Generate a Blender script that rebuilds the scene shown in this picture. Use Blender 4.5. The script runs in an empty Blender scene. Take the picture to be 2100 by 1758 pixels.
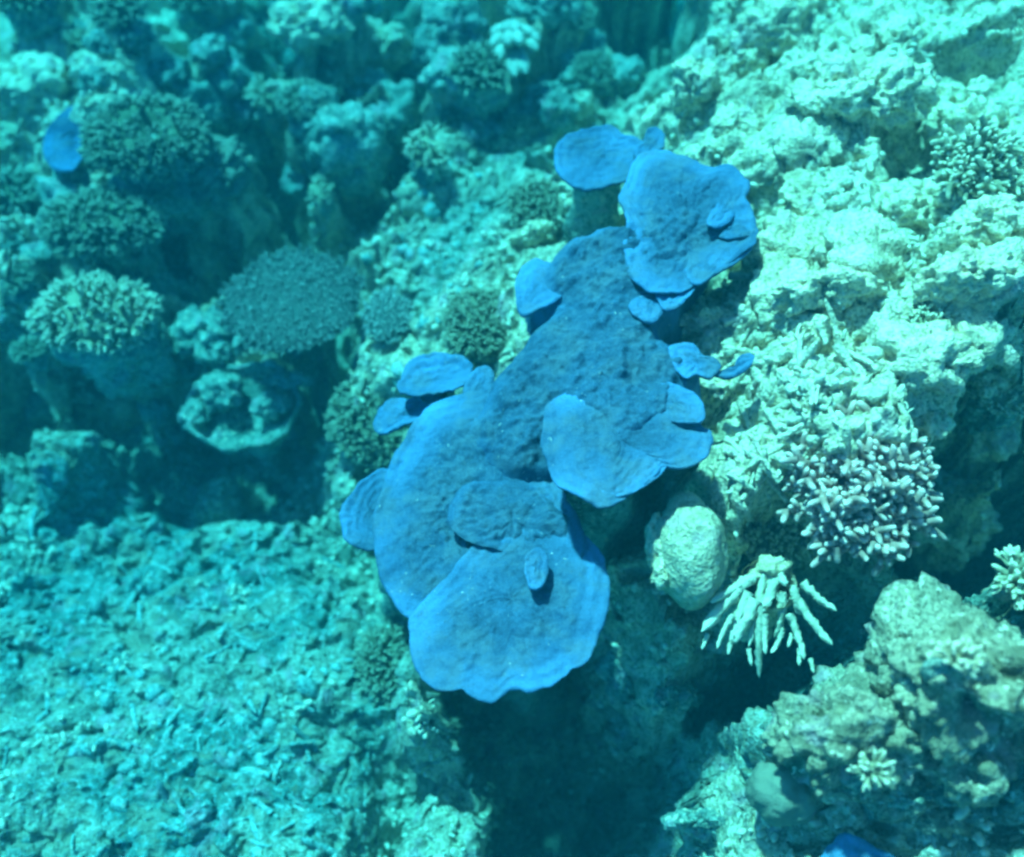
import bpy, bmesh, math, random
import numpy as np
from mathutils import Vector, Matrix, Euler

R = math.radians
random.seed(7)
rng = np.random.default_rng(7)
scene = bpy.context.scene
COL = scene.collection

# ------------------------------------------------------------------ camera
CAM_POS = Vector((0.0, 0.0, 3.9))
PITCH = 62.0                      # degrees below the horizon
HFOV = 55.0
cam_d = bpy.data.cameras.new('camera')
cam_d.angle = R(HFOV)
cam_d.dof.use_dof = True
cam_d.dof.focus_distance = 4.1
cam_d.dof.aperture_fstop = 0.6
cam_d.clip_start = 0.05
cam_d.clip_end = 200
cam = bpy.data.objects.new('camera', cam_d)
cam.location = CAM_POS
cam.rotation_euler = Euler((R(90 - PITCH), 0, 0))
COL.objects.link(cam)
scene.camera = cam

# ------------------------------------------------------------------ light
SUN_EL = 58.0
SUN_AZ = math.atan2(-0.50, 0.86)  # clockwise from +y: up the picture and a little to the left
sun_dir = Vector((math.sin(SUN_AZ) * math.cos(R(SUN_EL)), math.cos(SUN_AZ) * math.cos(R(SUN_EL)), math.sin(R(SUN_EL))))
w = bpy.data.worlds.new('World')
scene.world = w
w.use_nodes = True
nt = w.node_tree
bg = nt.nodes['Background']
sky = nt.nodes.new('ShaderNodeTexSky')
sky.sky_type = 'NISHITA'
sky.sun_disc = False
sky.sun_elevation = R(SUN_EL)
sky.sun_rotation = SUN_AZ
nt.links.new(sky.outputs[0], bg.inputs[0])
bg.inputs[1].default_value = 0.085
sd = bpy.data.lights.new('sun', 'SUN')
sd.energy = 5.0
sd.angle = R(2.5)
sd.color = (1.0, 0.82, 0.63)
so = bpy.data.objects.new('sun', sd)
so.rotation_euler = (-sun_dir).to_track_quat('-Z', 'Y').to_euler()
so.location = sun_dir * 20
COL.objects.link(so)

scene.view_settings.view_transform = 'Standard'
scene.view_settings.look = 'None'
scene.view_settings.gamma = 1.0
scene.view_settings.exposure = 2.02
scene.cycles.use_denoising = True
scene.cycles.use_adaptive_sampling = True
scene.cycles.adaptive_threshold = 0.03
scene.cycles.filter_width = 2.8
scene.cycles.max_bounces = 8
scene.cycles.diffuse_bounces = 4
scene.cycles.glossy_bounces = 1
scene.cycles.transparent_max_bounces = 4
scene.cycles.volume_bounces = 2
scene.cycles.caustics_reflective = False
scene.cycles.caustics_refractive = False

# ------------------------------------------------------------------ noise
_G = np.array([(1,1,0),(-1,1,0),(1,-1,0),(-1,-1,0),(1,0,1),(-1,0,1),(1,0,-1),(-1,0,-1),(0,1,1),(0,-1,1),(0,1,-1),(0,-1,-1)], dtype=np.float32)
def _hash(i, j, k, seed):
    h = (i.astype(np.int64) * 374761393 + j.astype(np.int64) * 668265263 + k.astype(np.int64) * 2147483647 + seed * 974711) & 0xffffffff
    h = ((h ^ (h >> 13)) * 1274126177) & 0xffffffff
    h = ((h ^ (h >> 16)) * 2246822519) & 0xffffffff
    return h ^ (h >> 15)
def noise(p, scale=1.0, seed=0):
    """gradient noise, about -1..1, p is (n,3)"""
    p = np.asarray(p, dtype=np.float64) * scale
    i0 = np.floor(p); f = (p - i0).astype(np.float32); i0 = i0.astype(np.int64)
    u = f * f * f * (f * (f * 6 - 15) + 10)
    out = 0
    for dx in (0, 1):
        wx = u[:, 0] if dx else 1 - u[:, 0]
        for dy in (0, 1):
            wy = u[:, 1] if dy else 1 - u[:, 1]
            for dz in (0, 1):
                wz = u[:, 2] if dz else 1 - u[:, 2]
                g = _G[_hash(i0[:, 0] + dx, i0[:, 1] + dy, i0[:, 2] + dz, seed) % 12]
                out = out + wx * wy * wz * (g[:, 0] * (f[:, 0] - dx) + g[:, 1] * (f[:, 1] - dy) + g[:, 2] * (f[:, 2] - dz))
    return out
def fbm(p, scale, octs=4, seed=0, gain=0.5):
    s, a, o = 0, 1.0, scale
    for k in range(octs):
        s = s + a * noise(p, o, seed + k * 17); a *= gain; o *= 2.03
    return s
def worley(p, scale, seed=0, flat=False):
    """distance to nearest cell point, plus that cell's random value"""
    p = np.asarray(p, dtype=np.float64) * scale
    i0 = np.floor(p).astype(np.int64)
    best = np.full(len(p), 9.0); val = np.zeros(len(p))
    for dx in (-1, 0, 1):
        for dy in (-1, 0, 1):
            for dz in ((0,) if flat else (-1, 0, 1)):
                c = i0 + np.array((dx, dy, dz)); cz = c[:, 2] * 0 if flat else c[:, 2]
                h = _hash(c[:, 0], c[:, 1], cz, seed)
                q = np.stack([(h & 1023) / 1023.0, ((h >> 10) & 1023) / 1023.0, ((h >> 20) & 1023) / 1023.0], 1)
                d = c + q - p
                if flat: d[:, 2] = 0
                d = (d * d).sum(1)
                m = d < best
                best[m] = d[m]; val[m] = ((h[m] >> 5) & 255) / 255.0
    return np.sqrt(best), val
def sstep(a, b, x):
    t = np.clip((x - a) / (b - a), 0, 1); return t * t * (3 - 2 * t)

# ------------------------------------------------------------------ mesh helpers
def mesh_np(name, V, faces, attrs=None, smooth=True):
    me = bpy.data.meshes.new(name)
    V = np.asarray(V, dtype=np.float32)
    faces = [np.asarray(f, dtype=np.int32) for f in faces if len(f)]
    me.vertices.add(len(V)); me.vertices.foreach_set('co', V.ravel())
    idx = np.concatenate([f.ravel() for f in faces])
    cnt = np.concatenate([np.full(len(f), f.shape[1], np.int32) for f in faces])
    st = np.concatenate([[0], np.cumsum(cnt)[:-1]]).astype(np.int32)
    me.loops.add(len(idx)); me.loops.foreach_set('vertex_index', idx)
    me.polygons.add(len(cnt)); me.polygons.foreach_set('loop_start', st)
    try: me.polygons.foreach_set('loop_total', cnt)
    except Exception: pass
    if smooth: me.polygons.foreach_set('use_smooth', np.ones(len(cnt), dtype=bool))
    for k, v in (attrs or {}).items():
        a = me.attributes.new(k, 'FLOAT', 'POINT'); a.data.foreach_set('value', np.asarray(v, dtype=np.float32))
    me.update(calc_edges=True)
    return me
def obj(name, me, mat=None, parent=None, loc=None, rot=None, scale=None):
    o = bpy.data.objects.new(name, me)
    if mat is not None and me is not None and len(me.materials) == 0: me.materials.append(mat)
    if parent is not None: o.parent = parent
    if loc is not None: o.location = loc
    if rot is not None: o.rotation_euler = rot
    if scale is not None: o.scale = scale
    COL.objects.link(o)
    return o
def tag(o, label=None, cat=None, group=None, kind=None):
    for k, v in (('label', label), ('category', cat), ('group', group), ('kind', kind)):
        if v: o[k] = v
    return o
def thing(name, label, cat, loc, group=None, rotz=0.0):
    o = obj(name, None, loc=loc, rot=(0, 0, rotz))
    o.empty_display_size = 0.05
    return tag(o, label, cat, group)

# ------------------------------------------------------------------ pixel helpers (picture 2100 x 1758)
PW, PH = 2100.0, 1758.0
_M = cam.rotation_euler.to_matrix()
_T = math.tan(R(HFOV) / 2)
def ray(u, v):
    d = Vector(((u / PW - 0.5) * 2 * _T, -(v / PH - 0.5) * 2 * _T * PH / PW, -1.0))
    return (_M @ d).normalized()
def at_z(u, v, z):
    d = ray(u, v); t = (z - CAM_POS.z) / d.z
    return CAM_POS + d * t
def on_plane(u, v, p0, n):
    d = ray(u, v); t = (p0 - CAM_POS).dot(n) / d.dot(n)
    return CAM_POS + d * t

# ------------------------------------------------------------------ materials
def mat_new(name):
    m = bpy.data.materials.new(name); m.use_nodes = True
    nt = m.node_tree; b = nt.nodes['Principled BSDF']
    b.inputs['Specular IOR Level'].default_value = 0.12
    b.inputs['Roughness'].default_value = 0.85
    return m, nt, b
def N(nt, t, **kw):
    n = nt.nodes.new(t)
    for k, v in kw.items():
        if k in n.inputs: n.inputs[k].default_value = v
        else: setattr(n, k, v)
    return n
def ramp(nt, src, stops):
    r = nt.nodes.new('ShaderNodeValToRGB'); e = r.color_ramp.elements
    while len(e) < len(stops): e.new(0.5)
    for el, (p, c) in zip(e, stops):
        el.position = p; el.color = (c[0], c[1], c[2], 1) if not isinstance(c, (int, float)) else (c, c, c, 1)
    nt.links.new(src, r.inputs[0]); return r.outputs[0]
def mixc(nt, f, a, b, mode='MIX'):
    m = nt.nodes.new('ShaderNodeMix'); m.data_type = 'RGBA'; m.blend_type = mode
    for sock, val in ((m.inputs[0], f), (m.inputs[6], a), (m.inputs[7], b)):
        if isinstance(val, bpy.types.NodeSocket): nt.links.new(val, sock)
        elif isinstance(val, (int, float)): sock.default_value = val
        else: sock.default_value = (val[0], val[1], val[2], 1)
    return m.outputs[2]
def coord(nt, which='pos'):
    if which == 'pos': return nt.nodes.new('ShaderNodeNewGeometry').outputs['Position']
    return nt.nodes.new('ShaderNodeTexCoord').outputs['Object']
def tex_noise(nt, co, scale, detail=4, rough=0.6):
    n = N(nt, 'ShaderNodeTexNoise', Scale=scale, Detail=detail, Roughness=rough)
    nt.links.new(co, n.inputs['Vector']); return n.outputs[0]
def tex_vor(nt, co, scale, feat='F1'):
    n = N(nt, 'ShaderNodeTexVoronoi', Scale=scale, feature=feat); nt.links.new(co, n.inputs['Vector']); return n.outputs[0]
def bump(nt, b, srcs, strength=0.6):
    last = None
    for s, dist in srcs:
        n = nt.nodes.new('ShaderNodeBump'); n.inputs['Strength'].default_value = strength; n.inputs['Distance'].default_value = dist
        nt.links.new(s, n.inputs['Height'])
        if last is not None: nt.links.new(last, n.inputs['Normal'])
        last = n.outputs[0]
    nt.links.new(last, b.inputs['Normal'])

def reef_mat(name, pale, mid, dark, spot=(0.66, 0.57, 0.40), bias=0.0, use_attr=False):
    m, nt, b = mat_new(name)
    co = coord(nt)
    n1 = tex_noise(nt, co, 2.6, 5, 0.62); n2 = tex_noise(nt, co, 13.0, 5, 0.65); n3 = tex_noise(nt, co, 48.0, 3, 0.6)
    c = ramp(nt, n1, [(0.33 - bias, dark), (0.5 - bias, mid), (0.66 - bias, pale)])
    if use_attr:
        a = N(nt, 'ShaderNodeAttribute', attribute_name='pale')
        c = mixc(nt, a.outputs['Fac'], c, ramp(nt, n2, [(0.3, mid), (0.58, pale)]))
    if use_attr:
        tint = N(nt, 'ShaderNodeAttribute', attribute_name='water_tint')
        pale2 = mixc(nt, tint.outputs['Fac'], pale, (0.20, 0.46, 0.40))
        c = mixc(nt, tint.outputs['Fac'], c, (0.06, 0.175, 0.145))  # blue-green dimming of the water painted into the ground colour
        spot = mixc(nt, tint.outputs['Fac'], spot, (0.30, 0.55, 0.50))
    else: pale2 = pale
    c = mixc(nt, ramp(nt, n2, [(0.42, 0.0), (0.62, 0.75)]), c, pale2)
    c = mixc(nt, ramp(nt, n3, [(0.38, 0.75), (0.52, 0.0)]), c, dark)
    sp = tex_noise(nt, co, 30.0, 2, 0.5)
    c = mixc(nt, ramp(nt, sp, [(0.60, 0.0), (0.66, 0.9)]), c, spot)
    pk = tex_noise(nt, co, 6.1, 3, 0.5)
    c = mixc(nt, ramp(nt, pk, [(0.58, 0.0), (0.68, 0.5)]), c, (0.48, 0.34, 0.35))
    br = tex_noise(nt, co, 3.9, 4, 0.6)
    c = mixc(nt, ramp(nt, br, [(0.55, 0.0), (0.64, 0.6)]), c, tuple(0.5 * (x + y) for x, y in zip(dark, mid)))
    nt.links.new(c, b.inputs['Base Color'])
    v = tex_vor(nt, co, 70.0)
    bump(nt, b, [(n2, 0.030), (n3, 0.012), (v, 0.006)], 0.8)
    return m
def coral_mat(name, body, tip, fine=140.0, tip_attr=True, bumpd=0.003):
    m, nt, b = mat_new(name)
    co = coord(nt)
    n1 = tex_noise(nt, co, 9.0, 4, 0.6)
    c = mixc(nt, ramp(nt, n1, [(0.35, 0.0), (0.65, 0.7)]), body, tuple(x * 0.62 for x in body))
    if tip_attr:
        a = N(nt, 'ShaderNodeAttribute', attribute_name='tip')
        c = mixc(nt, a.outputs['Fac'], c, tip)
    nt.links.new(c, b.inputs['Base Color'])
    bump(nt, b, [(tex_vor(nt, co, fine), bumpd)], 0.7)
    return m

M = {}
M['ground'] = reef_mat('reef_ground', (0.88, 0.70, 0.46), (0.50, 0.41, 0.27), (0.14, 0.13, 0.07), use_attr=True)
M['rock'] = reef_mat('reef_rock', (0.90, 0.71, 0.46), (0.69, 0.53, 0.33), (0.26, 0.20, 0.11), bias=0.10)
M['rock_mid'] = reef_mat('reef_rock_dimmed', (0.44, 0.38, 0.25), (0.27, 0.24, 0.15), (0.09, 0.085, 0.05), bias=0.0)  # colour lowered so the lower-right boulders look dimly lit
M['rock_dark'] = reef_mat('reef_rock_dark', (0.40, 0.49, 0.39), (0.18, 0.26, 0.20), (0.04, 0.08, 0.06))  # green cast in the stone stands in for red lost through water
M['rubble'] = reef_mat('coral_rubble', (0.82, 0.68, 0.47), (0.62, 0.52, 0.36), (0.28, 0.27, 0.18), bias=0.10)
M['acro_pale'] = coral_mat('pale_branch_coral', (0.36, 0.33, 0.20), (0.74, 0.66, 0.46))
M['acro_brown'] = coral_mat('brown_branch_coral', (0.14, 0.18, 0.11), (0.44, 0.47, 0.33))
M['acro_table'] = coral_mat('table_coral', (0.065, 0.095, 0.08), (0.58, 0.64, 0.54))
M['acro_olive'] = coral_mat('olive_branch_coral', (0.20, 0.20, 0.12), (0.40, 0.39, 0.26))
M['acro_pink'] = coral_mat('pinkish_branch_coral', (0.44, 0.26, 0.20), (0.86, 0.62, 0.50))
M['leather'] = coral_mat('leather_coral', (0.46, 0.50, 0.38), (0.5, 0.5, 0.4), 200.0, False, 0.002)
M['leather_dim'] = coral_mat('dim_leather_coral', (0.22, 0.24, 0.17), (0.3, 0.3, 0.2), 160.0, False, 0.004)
M['rubble_dim'] = reef_mat('water_tinted_rubble', (0.32, 0.54, 0.46), (0.20, 0.36, 0.30), (0.08, 0.16, 0.13), bias=0.08)  # water's turquoise cast painted onto the deep rubble
M['massive'] = reef_mat('mottled_massive_coral', (0.60, 0.51, 0.33), (0.46, 0.38, 0.24), (0.30, 0.25, 0.15), bias=0.05)
M['bone'] = coral_mat('dead_branch_coral', (0.66, 0.60, 0.42), (0.74, 0.68, 0.5), 120.0, True, 0.004)

def blue_mat(name, deep, lite, rim):
    m, nt, b = mat_new(name)
    b.inputs['Roughness'].default_value = 0.7
    co = coord(nt)
    n1 = tex_noise(nt, co, 4.0, 5, 0.6); n2 = tex_noise(nt, co, 26.0, 4, 0.6); n3 = tex_noise(nt, co, 90.0, 3, 0.6)
    a = N(nt, 'ShaderNodeAttribute', attribute_name='rim')
    cr = N(nt, 'ShaderNodeAttribute', attribute_name='crust')
    c = mixc(nt, ramp(nt, n1, [(0.35, 0.0), (0.65, 1.0)]), deep, lite)
    c = mixc(nt, ramp(nt, n2, [(0.40, 0.45), (0.56, 0.0)]), c, tuple(x * 0.55 for x in deep))
    ch = N(nt, 'ShaderNodeMath', operation='MULTIPLY'); nt.links.new(cr.outputs['Fac'], ch.inputs[0])
    nt.links.new(ramp(nt, n3, [(0.40, 0.0), (0.62, 0.42)]), ch.inputs[1])
    c = mixc(nt, ch.outputs[0], c, (0.06, 0.13, 0.19))
    c = mixc(nt, a.outputs['Fac'], c, rim)
    n5 = tex_noise(nt, co, 6.5, 6, 0.68)
    c = mixc(nt, ramp(nt, n5, [(0.46, 0.0), (0.62, 0.65)]), c, (0.085, 0.135, 0.165))     # silt dulling the tissue in patches
    n4 = tex_noise(nt, co, 130.0, 4, 0.7)
    c = mixc(nt, ramp(nt, n4, [(0.35, 0.35), (0.5, 0.0)]), c, tuple(x * 0.6 for x in deep))
    c = mixc(nt, ramp(nt, n4, [(0.55, 0.0), (0.72, 0.35)]), c, (0.10, 0.24, 0.42))
    sp = tex_noise(nt, co, 52.0, 5, 0.62)                      # grains of pale sediment lying on the plates
    sm = N(nt, 'ShaderNodeMath', operation='MULTIPLY'); nt.links.new(ramp(nt, sp, [(0.655, 0.0), (0.71, 0.8)]), sm.inputs[0])
    nt.links.new(ramp(nt, tex_noise(nt, co, 5.0, 3, 0.6), [(0.52, 0.0), (0.62, 1.0)]), sm.inputs[1])
    c = mixc(nt, sm.outputs[0], c, (0.70, 0.70, 0.58))
    nt.links.new(c, b.inputs['Base Color'])
    bump(nt, b, [(n2, 0.012), (n3, 0.006), (tex_vor(nt, co, 150.0), 0.002)], 0.6)
    return m
M['blue'] = blue_mat('blue_plate_coral', (0.022, 0.066, 0.112), (0.031, 0.100, 0.178), (0.088, 0.25, 0.45))

# ------------------------------------------------------------------ reef floor
# reef height (m) read at places of the picture: (row v: (u, height) ...); dark hollows are low, lit heads and slopes high
ROWS = {
 -260: "-300:-1.2 200:-1.0 700:-1.0 1000:-0.8 1200:-0.6 1350:-0.5 1500:-0.3 1700:0.1 2100:0.4 2400:0.6",
 -100: "-300:-1.2 150:-0.9 400:-0.7 700:-0.8 1000:-0.7 1170:-0.6 1350:-0.6 1500:-0.5 1700:0.1 2100:0.4 2400:0.6",  # rows past the frame: unseen rim behind the void raised to shade it
 30: "-250:-1.1 0:-1.3 120:-0.8 250:-0.6 430:-0.6 600:-0.6 720:-0.7 800:-1.3 880:-1.1 950:-0.6 1080:-0.6 1150:-0.65 1210:-1.5 1280:-1.5 1350:-1.6 1420:-1.5 1490:-1.5 1560:-0.2 1650:0.05 1850:0.15 2080:0.3 2300:0.5",
 130: "-250:-0.9 30:-0.8 200:-0.65 330:-0.85 400:-0.9 470:-1.4 540:-0.75 650:-1.4 740:-0.65 800:-0.75 860:-1.3 920:-0.7 980:-0.7 1050:-0.7 1130:-0.7 1220:-0.85 1300:-1.2 1360:-1.4 1430:-1.4 1500:-0.1 1700:0.25 1850:0.3 2000:0.35 2300:0.5",
 220: "-250:-0.8 40:-0.7 130:-0.75 220:-0.65 330:-0.65 450:-1.3 530:-1.2 620:-0.75 720:-0.75 800:-1.2 880:-1.4 1000:-1.3 1090:-0.8 1160:-0.8 1250:-0.85 1330:-0.7 1390:-0.05 1550:0.15 1750:0.3 1900:0.1 1960:-0.05 2080:0.2 2300:0.5",
 300: "-250:-0.9 20:-1.0 110:-0.8 210:-0.65 330:-0.65 440:-0.65 530:-1.3 620:-1.4 750:-1.3 860:-1.3 940:-0.8 1020:-0.8 1100:-1.2 1220:-0.9 1380:-0.15 1480:0.1 1600:0.2 1720:0.2 1800:-0.05 1880:-0.2 1960:0.25 2060:0.35 2300:0.6",
 380: "-250:-1.0 60:-1.1 200:-0.9 300:-0.9 380:-0.85 460:-0.9 560:-1.4 650:-0.8 720:-0.8 790:-1.3 880:-0.75 1000:-0.75 1100:-0.7 1210:-1.1 1330:-0.5 1480:0.0 1600:0.15 1700:0.25 1850:-0.15 1900:-0.1 1990:0.35 2090:0.4 2300:0.6",
 450: "-250:-0.9 20:-0.9 100:-0.8 250:-0.75 350:-0.95 450:-1.4 560:-1.45 650:-1.3 720:-1.0 780:-1.2 860:-0.8 950:-0.7 1060:-0.55 1150:-0.5 1300:-0.45 1560:0.0 1700:0.25 1850:0.2 2050:0.5 2300:0.7",
 550: "-250:-0.8 20:-0.75 100:-1.0 200:-0.8 270:-0.9 360:-1.3 450:-1.2 600:-1.3 730:-1.3 800:-0.85 880:-0.65 1000:-0.5 1200:-0.4 1400:-0.35 1530:-0.35 1640:0.2 1850:0.35 2050:0.6 2300:0.7",
 650: "-250:-0.9 20:-0.85 120:-0.8 250:-0.85 350:-1.4 450:-0.95 600:-1.3 760:-1.0 830:-0.75 920:-0.55 1100:-0.4 1300:-0.25 1420:-0.15 1520:0.1 1700:0.3 1900:0.45 2050:0.65 2300:0.7",
 740: "-250:-1.0 50:-1.2 200:-1.3 330:-1.4 430:-0.95 520:-1.0 600:-1.4 680:-1.3 770:-0.75 850:-0.65 950:-0.5 1200:-0.25 1400:0.0 1500:0.1 1650:0.35 1850:0.4 1950:0.25 2030:0.55 2300:0.7",
 840: "-250:-1.2 50:-1.4 250:-1.45 380:-1.3 450:-1.15 600:-1.2 670:-1.3 740:-0.8 900:-0.65 1200:-0.45 1440:0.0 1540:0.2 1700:0.4 1850:0.45 1960:0.45 2080:0.7 2300:0.8",
 930: "-250:-1.0 100:-1.1 300:-1.2 500:-1.15 680:-1.1 760:-0.9 900:-0.8 1200:-0.6 1420:-0.4 1500:0.1 1580:0.25 1750:0.4 1900:0.35 1990:0.6 2080:0.7 2300:0.8",
 1030: "-250:-0.8 50:-0.8 250:-0.85 450:-0.85 650:-0.85 800:-0.8 1000:-0.8 1250:-0.9 1380:0.0 1550:0.25 1750:0.3 1880:0.35 1960:0.55 2080:0.65 2300:0.7",
 1130: "-250:-0.7 50:-0.7 250:-0.7 450:-0.7 650:-0.65 780:-0.65 1000:-0.9 1270:-1.1 1340:-0.3 1400:0.05 1500:0.1 1620:0.15 1700:-0.1 1770:-1.2 1840:-1.3 1940:-1.15 2020:0.0 2080:-0.2 2300:0.4",
 1230: "-250:-0.6 50:-0.6 250:-0.6 450:-0.6 700:-0.55 800:-0.6 1000:-1.0 1280:-1.1 1340:-0.6 1420:-0.15 1520:-0.3 1640:-0.8 1700:-1.2 1760:-1.3 1815:-1.2 1860:-1.2 1915:-0.4 1960:0.3 2000:0.35 2100:0.45 2300:0.6",
 1330: "-250:-0.6 50:-0.55 300:-0.55 500:-0.5 700:-0.5 800:-0.55 900:-0.9 1100:-1.2 1290:-0.7 1380:-1.0 1480:-1.2 1600:-0.9 1700:-1.2 1780:-1.2 1830:-1.2 1880:-0.3 1930:0.3 2000:0.4 2300:0.6",
 1385: "1560:-1.2 1620:-1.0 1700:-1.0 1780:-0.9 1850:-0.5 1920:0.3 2050:0.5",
 1430: "-250:-0.5 50:-0.5 300:-0.5 600:-0.45 780:-0.5 860:-0.6 960:-1.2 1150:-1.3 1280:-0.8 1380:-0.6 1440:-0.8 1520:-1.2 1580:0.0 1680:0.2 1800:0.2 1900:0.35 2050:0.5 2300:0.6",
 1530: "-250:-0.5 50:-0.45 300:-0.45 600:-0.45 700:-0.55 800:-0.65 880:-0.9 1000:-1.3 1200:-1.5 1420:-1.4 1520:-1.1 1590:0.1 1680:0.2 1800:0.25 1920:0.3 2050:0.45 2300:0.6",
 1630: "-250:-0.45 50:-0.4 300:-0.4 560:-0.42 660:-0.5 740:-0.55 820:-0.75 930:-1.1 1100:-1.5 1300:-1.5 1400:-1.1 1500:-0.7 1600:0.0 1750:0.1 1880:0.1 1960:-0.2 2060:0.2 2300:0.4",
 1730: "-250:-0.4 50:-0.38 400:-0.38 620:-0.4 700:-0.45 780:-0.75 900:-1.0 1080:-1.4 1280:-1.5 1370:-0.8 1480:-0.5 1600:-0.35 1750:-0.2 1900:-0.1 2080:0.0 2300:0.3",
 1900: "-250:-0.4 50:-0.35 400:-0.35 650:-0.4 800:-0.7 1000:-1.2 1250:-1.4 1400:-0.9 1600:-0.3 1800:-0.1 2080:0.0 2300:0.3",
 2150: "-250:-0.4 300:-0.4 700:-0.5 1000:-1.0 1300:-1.0 1700:-0.2 2200:0.2",
}
def deepen(z):
    return z if z > -0.35 else -0.35 + (z + 0.35) * 1.6
CP = []
for v, s in ROWS.items():
    for t in s.split():
        u, z = t.split(':'); u = float(u); z0_ = float(z)
        p = at_z(u, v, deepen(z0_ - (0.62 if v > 990 and u < 830 else 0.0)))
        dark = z0_ <= -1.15
        CP.append((p.x, p.y, p.z - (0.75 if dark else 0.0) - (2.2 if dark and 1200 < u < 1500 and v < 160 else 0.0), 2.2 if dark else 1.0))
CP = np.array(CP)
def macro(x, y, bw=0.085):
    """kernel average of the heights above, with a wide fallback between and beyond them"""
    num = np.zeros(len(x)); den = np.zeros(len(x))
    for cx, cy, cz, cw in CP:
        d2 = (x - cx) ** 2 + (y - cy) ** 2
        k = cw * np.exp(-d2 / (2 * bw * bw)) + 2e-3 / (1 + (d2 / 0.12) ** 2) + 1e-7 / (0.1 + d2)
        num += k * cz; den += k
    return num / den
# coarse macro grid, then bilinear
GX = np.arange(-7.0, 7.001, 0.035); GY = np.arange(-3.0, 10.001, 0.035)
_gx, _gy = np.meshgrid(GX, GY)
GM = macro(_gx.ravel(), _gy.ravel()).reshape(_gx.shape)
def bil(A, xs, ys, x, y):
    fx = np.interp(x, xs, np.arange(len(xs))); fy = np.interp(y, ys, np.arange(len(ys)))
    ix = np.clip(fx.astype(int), 0, len(xs) - 2); iy = np.clip(fy.astype(int), 0, len(ys) - 2)
    tx = fx - ix; ty = fy - iy
    return (A[iy, ix] * (1 - tx) + A[iy, ix + 1] * tx) * (1 - ty) + (A[iy + 1, ix] * (1 - tx) + A[iy + 1, ix + 1] * tx) * ty

xs = np.concatenate([-7 - np.geomspace(7, .06, 24), np.arange(-7.0, -3.7, 0.05), np.arange(-3.7, 2.7, 0.0085), np.arange(2.7, 7.0, 0.05), 7 + np.geomspace(.06, 7, 24)])
_y = [-0.1]
while _y[-1] < 5.6: _y.append(_y[-1] + 0.0066 + 0.0011 * max(_y[-1], 0))
ys = np.concatenate([-3 - np.geomspace(7, .06, 24), np.arange(-3.0, -0.1, 0.05), np.array(_y), np.arange(5.66, 10, 0.05), 10 + np.geomspace(.06, 7, 24)])
gx, gy = np.meshgrid(xs, ys)
X = gx.ravel(); Y = gy.ravel()
Z0 = bil(GM, GX, GY, X, Y)
P2 = np.stack([X, Y, Z0 * 0.6], 1)
# gentler ground: the rubble slope at the lower left and the sandy shelf beside the blue plates
def region(u, v, z, r):
    p = at_z(u, v, z); return np.exp(-((X - p.x) ** 2 + (Y - p.y) ** 2) / (2 * r * r))
calm = np.clip(region(300, 1300, -1.5, .6) + region(150, 1550, -1.3, .5) + region(520, 1500, -1.3, .45) + region(900, 560, -.6, .28) + region(960, 430, -.7, .22), 0, 1)
pale = np.clip( region(1700, 450, .2, .7) + region(1700, 700, .3, .5) + region(1850, 150, .2, .6) + region(1600, 950, .2, .35) + .8 * region(350, 50, -.7, .5) + .8 * region(620, 50, -.7, .4) + .6 * region(150, 150, -.7, .4), 0, 1)  # upper-left patches painted paler in place of light lost in the water
water_tint = np.clip(region(300, 1300, -1.5, .75) + region(150, 1550, -1.3, .7) + region(520, 1500, -1.3, .55) + region(60, 1100, -1.5, .6) + .65 * region(900, 560, -.85, .30) + .65 * region(950, 400, -.9, .35) + .6 * region(1050, 300, -1.0, .3) + .75 * region(1850, 1500, .2, .5) + .75 * region(2050, 1300, .4, .4), 0, 1) * (0.62 + 0.38 * sstep(-.22, .22, fbm(P2, 1.7, 3, 77)))  # painted tint: lower left and shelf as if through water, lower right dimmed
warp = np.stack([noise(P2, 2.4, 3), noise(P2, 2.4, 4), noise(P2, 2.4, 5)], 1)
PW2 = P2 + 0.10 * warp
d1, r1 = worley(PW2, 3.6, 11, True); d2, r2 = worley(PW2, 9.0, 12, True); d3, r3 = worley(P2 + 0.03 * warp, 21.0, 13, True)
k1 = (1 - 0.5 * calm - 0.35 * np.clip(pale - calm, 0, 1))
Z = Z0 + k1 * (0.13 * fbm(P2, 1.7, 4, 21)) + k1 * (0.15 * (0.45 - np.minimum(d1, 0.9)) * (0.5 + r1)) \
    + (0.45 + 0.55 * k1) * 0.075 * (0.45 - np.minimum(d2, 0.9)) * (0.4 + 1.2 * r2) + 0.034 * (1 - .45 * calm) * (0.45 - np.minimum(d3, 0.9)) * (0.3 + 1.4 * r3)
n9 = noise(P2, 7.0, 31); n10 = noise(P2, 15.0, 32)
Z -= k1 * 0.10 * sstep(0.22, 0.5, n9) + k1 * 0.045 * sstep(0.25, 0.5, n10)
Z += 0.016 * noise(P2, 33.0, 33) + 0.009 * noise(P2, 61.0, 34)
Zg = Z.reshape(gx.shape)
P3 = np.stack([X, Y, Z], 1); sl_ = np.clip(np.hypot(*np.gradient(Zg, ys, xs)).ravel() / 4.0, 0, 1)          # steep walls get more relief of their own
DX = k1 * (0.04 + 0.06 * sl_) * noise(P3, 4.5, 41) + (0.016 + 0.03 * sl_) * noise(P3, 12.0, 42); DY = k1 * (0.04 + 0.06 * sl_) * noise(P3, 4.5, 43) + (0.016 + 0.03 * sl_) * noise(P3, 12.0, 44)
nx, ny = len(xs), len(ys)
ii = (np.arange(ny - 1)[:, None] * nx + np.arange(nx - 1)[None, :]).ravel()
F = np.stack([ii, ii + 1, ii + nx + 1, ii + nx], 1)
ground = obj('ground', mesh_np('ground', np.stack([X + DX, Y + DY, Z], 1), [F], {'pale': pale, 'water_tint': water_tint}), M['ground'])
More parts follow.
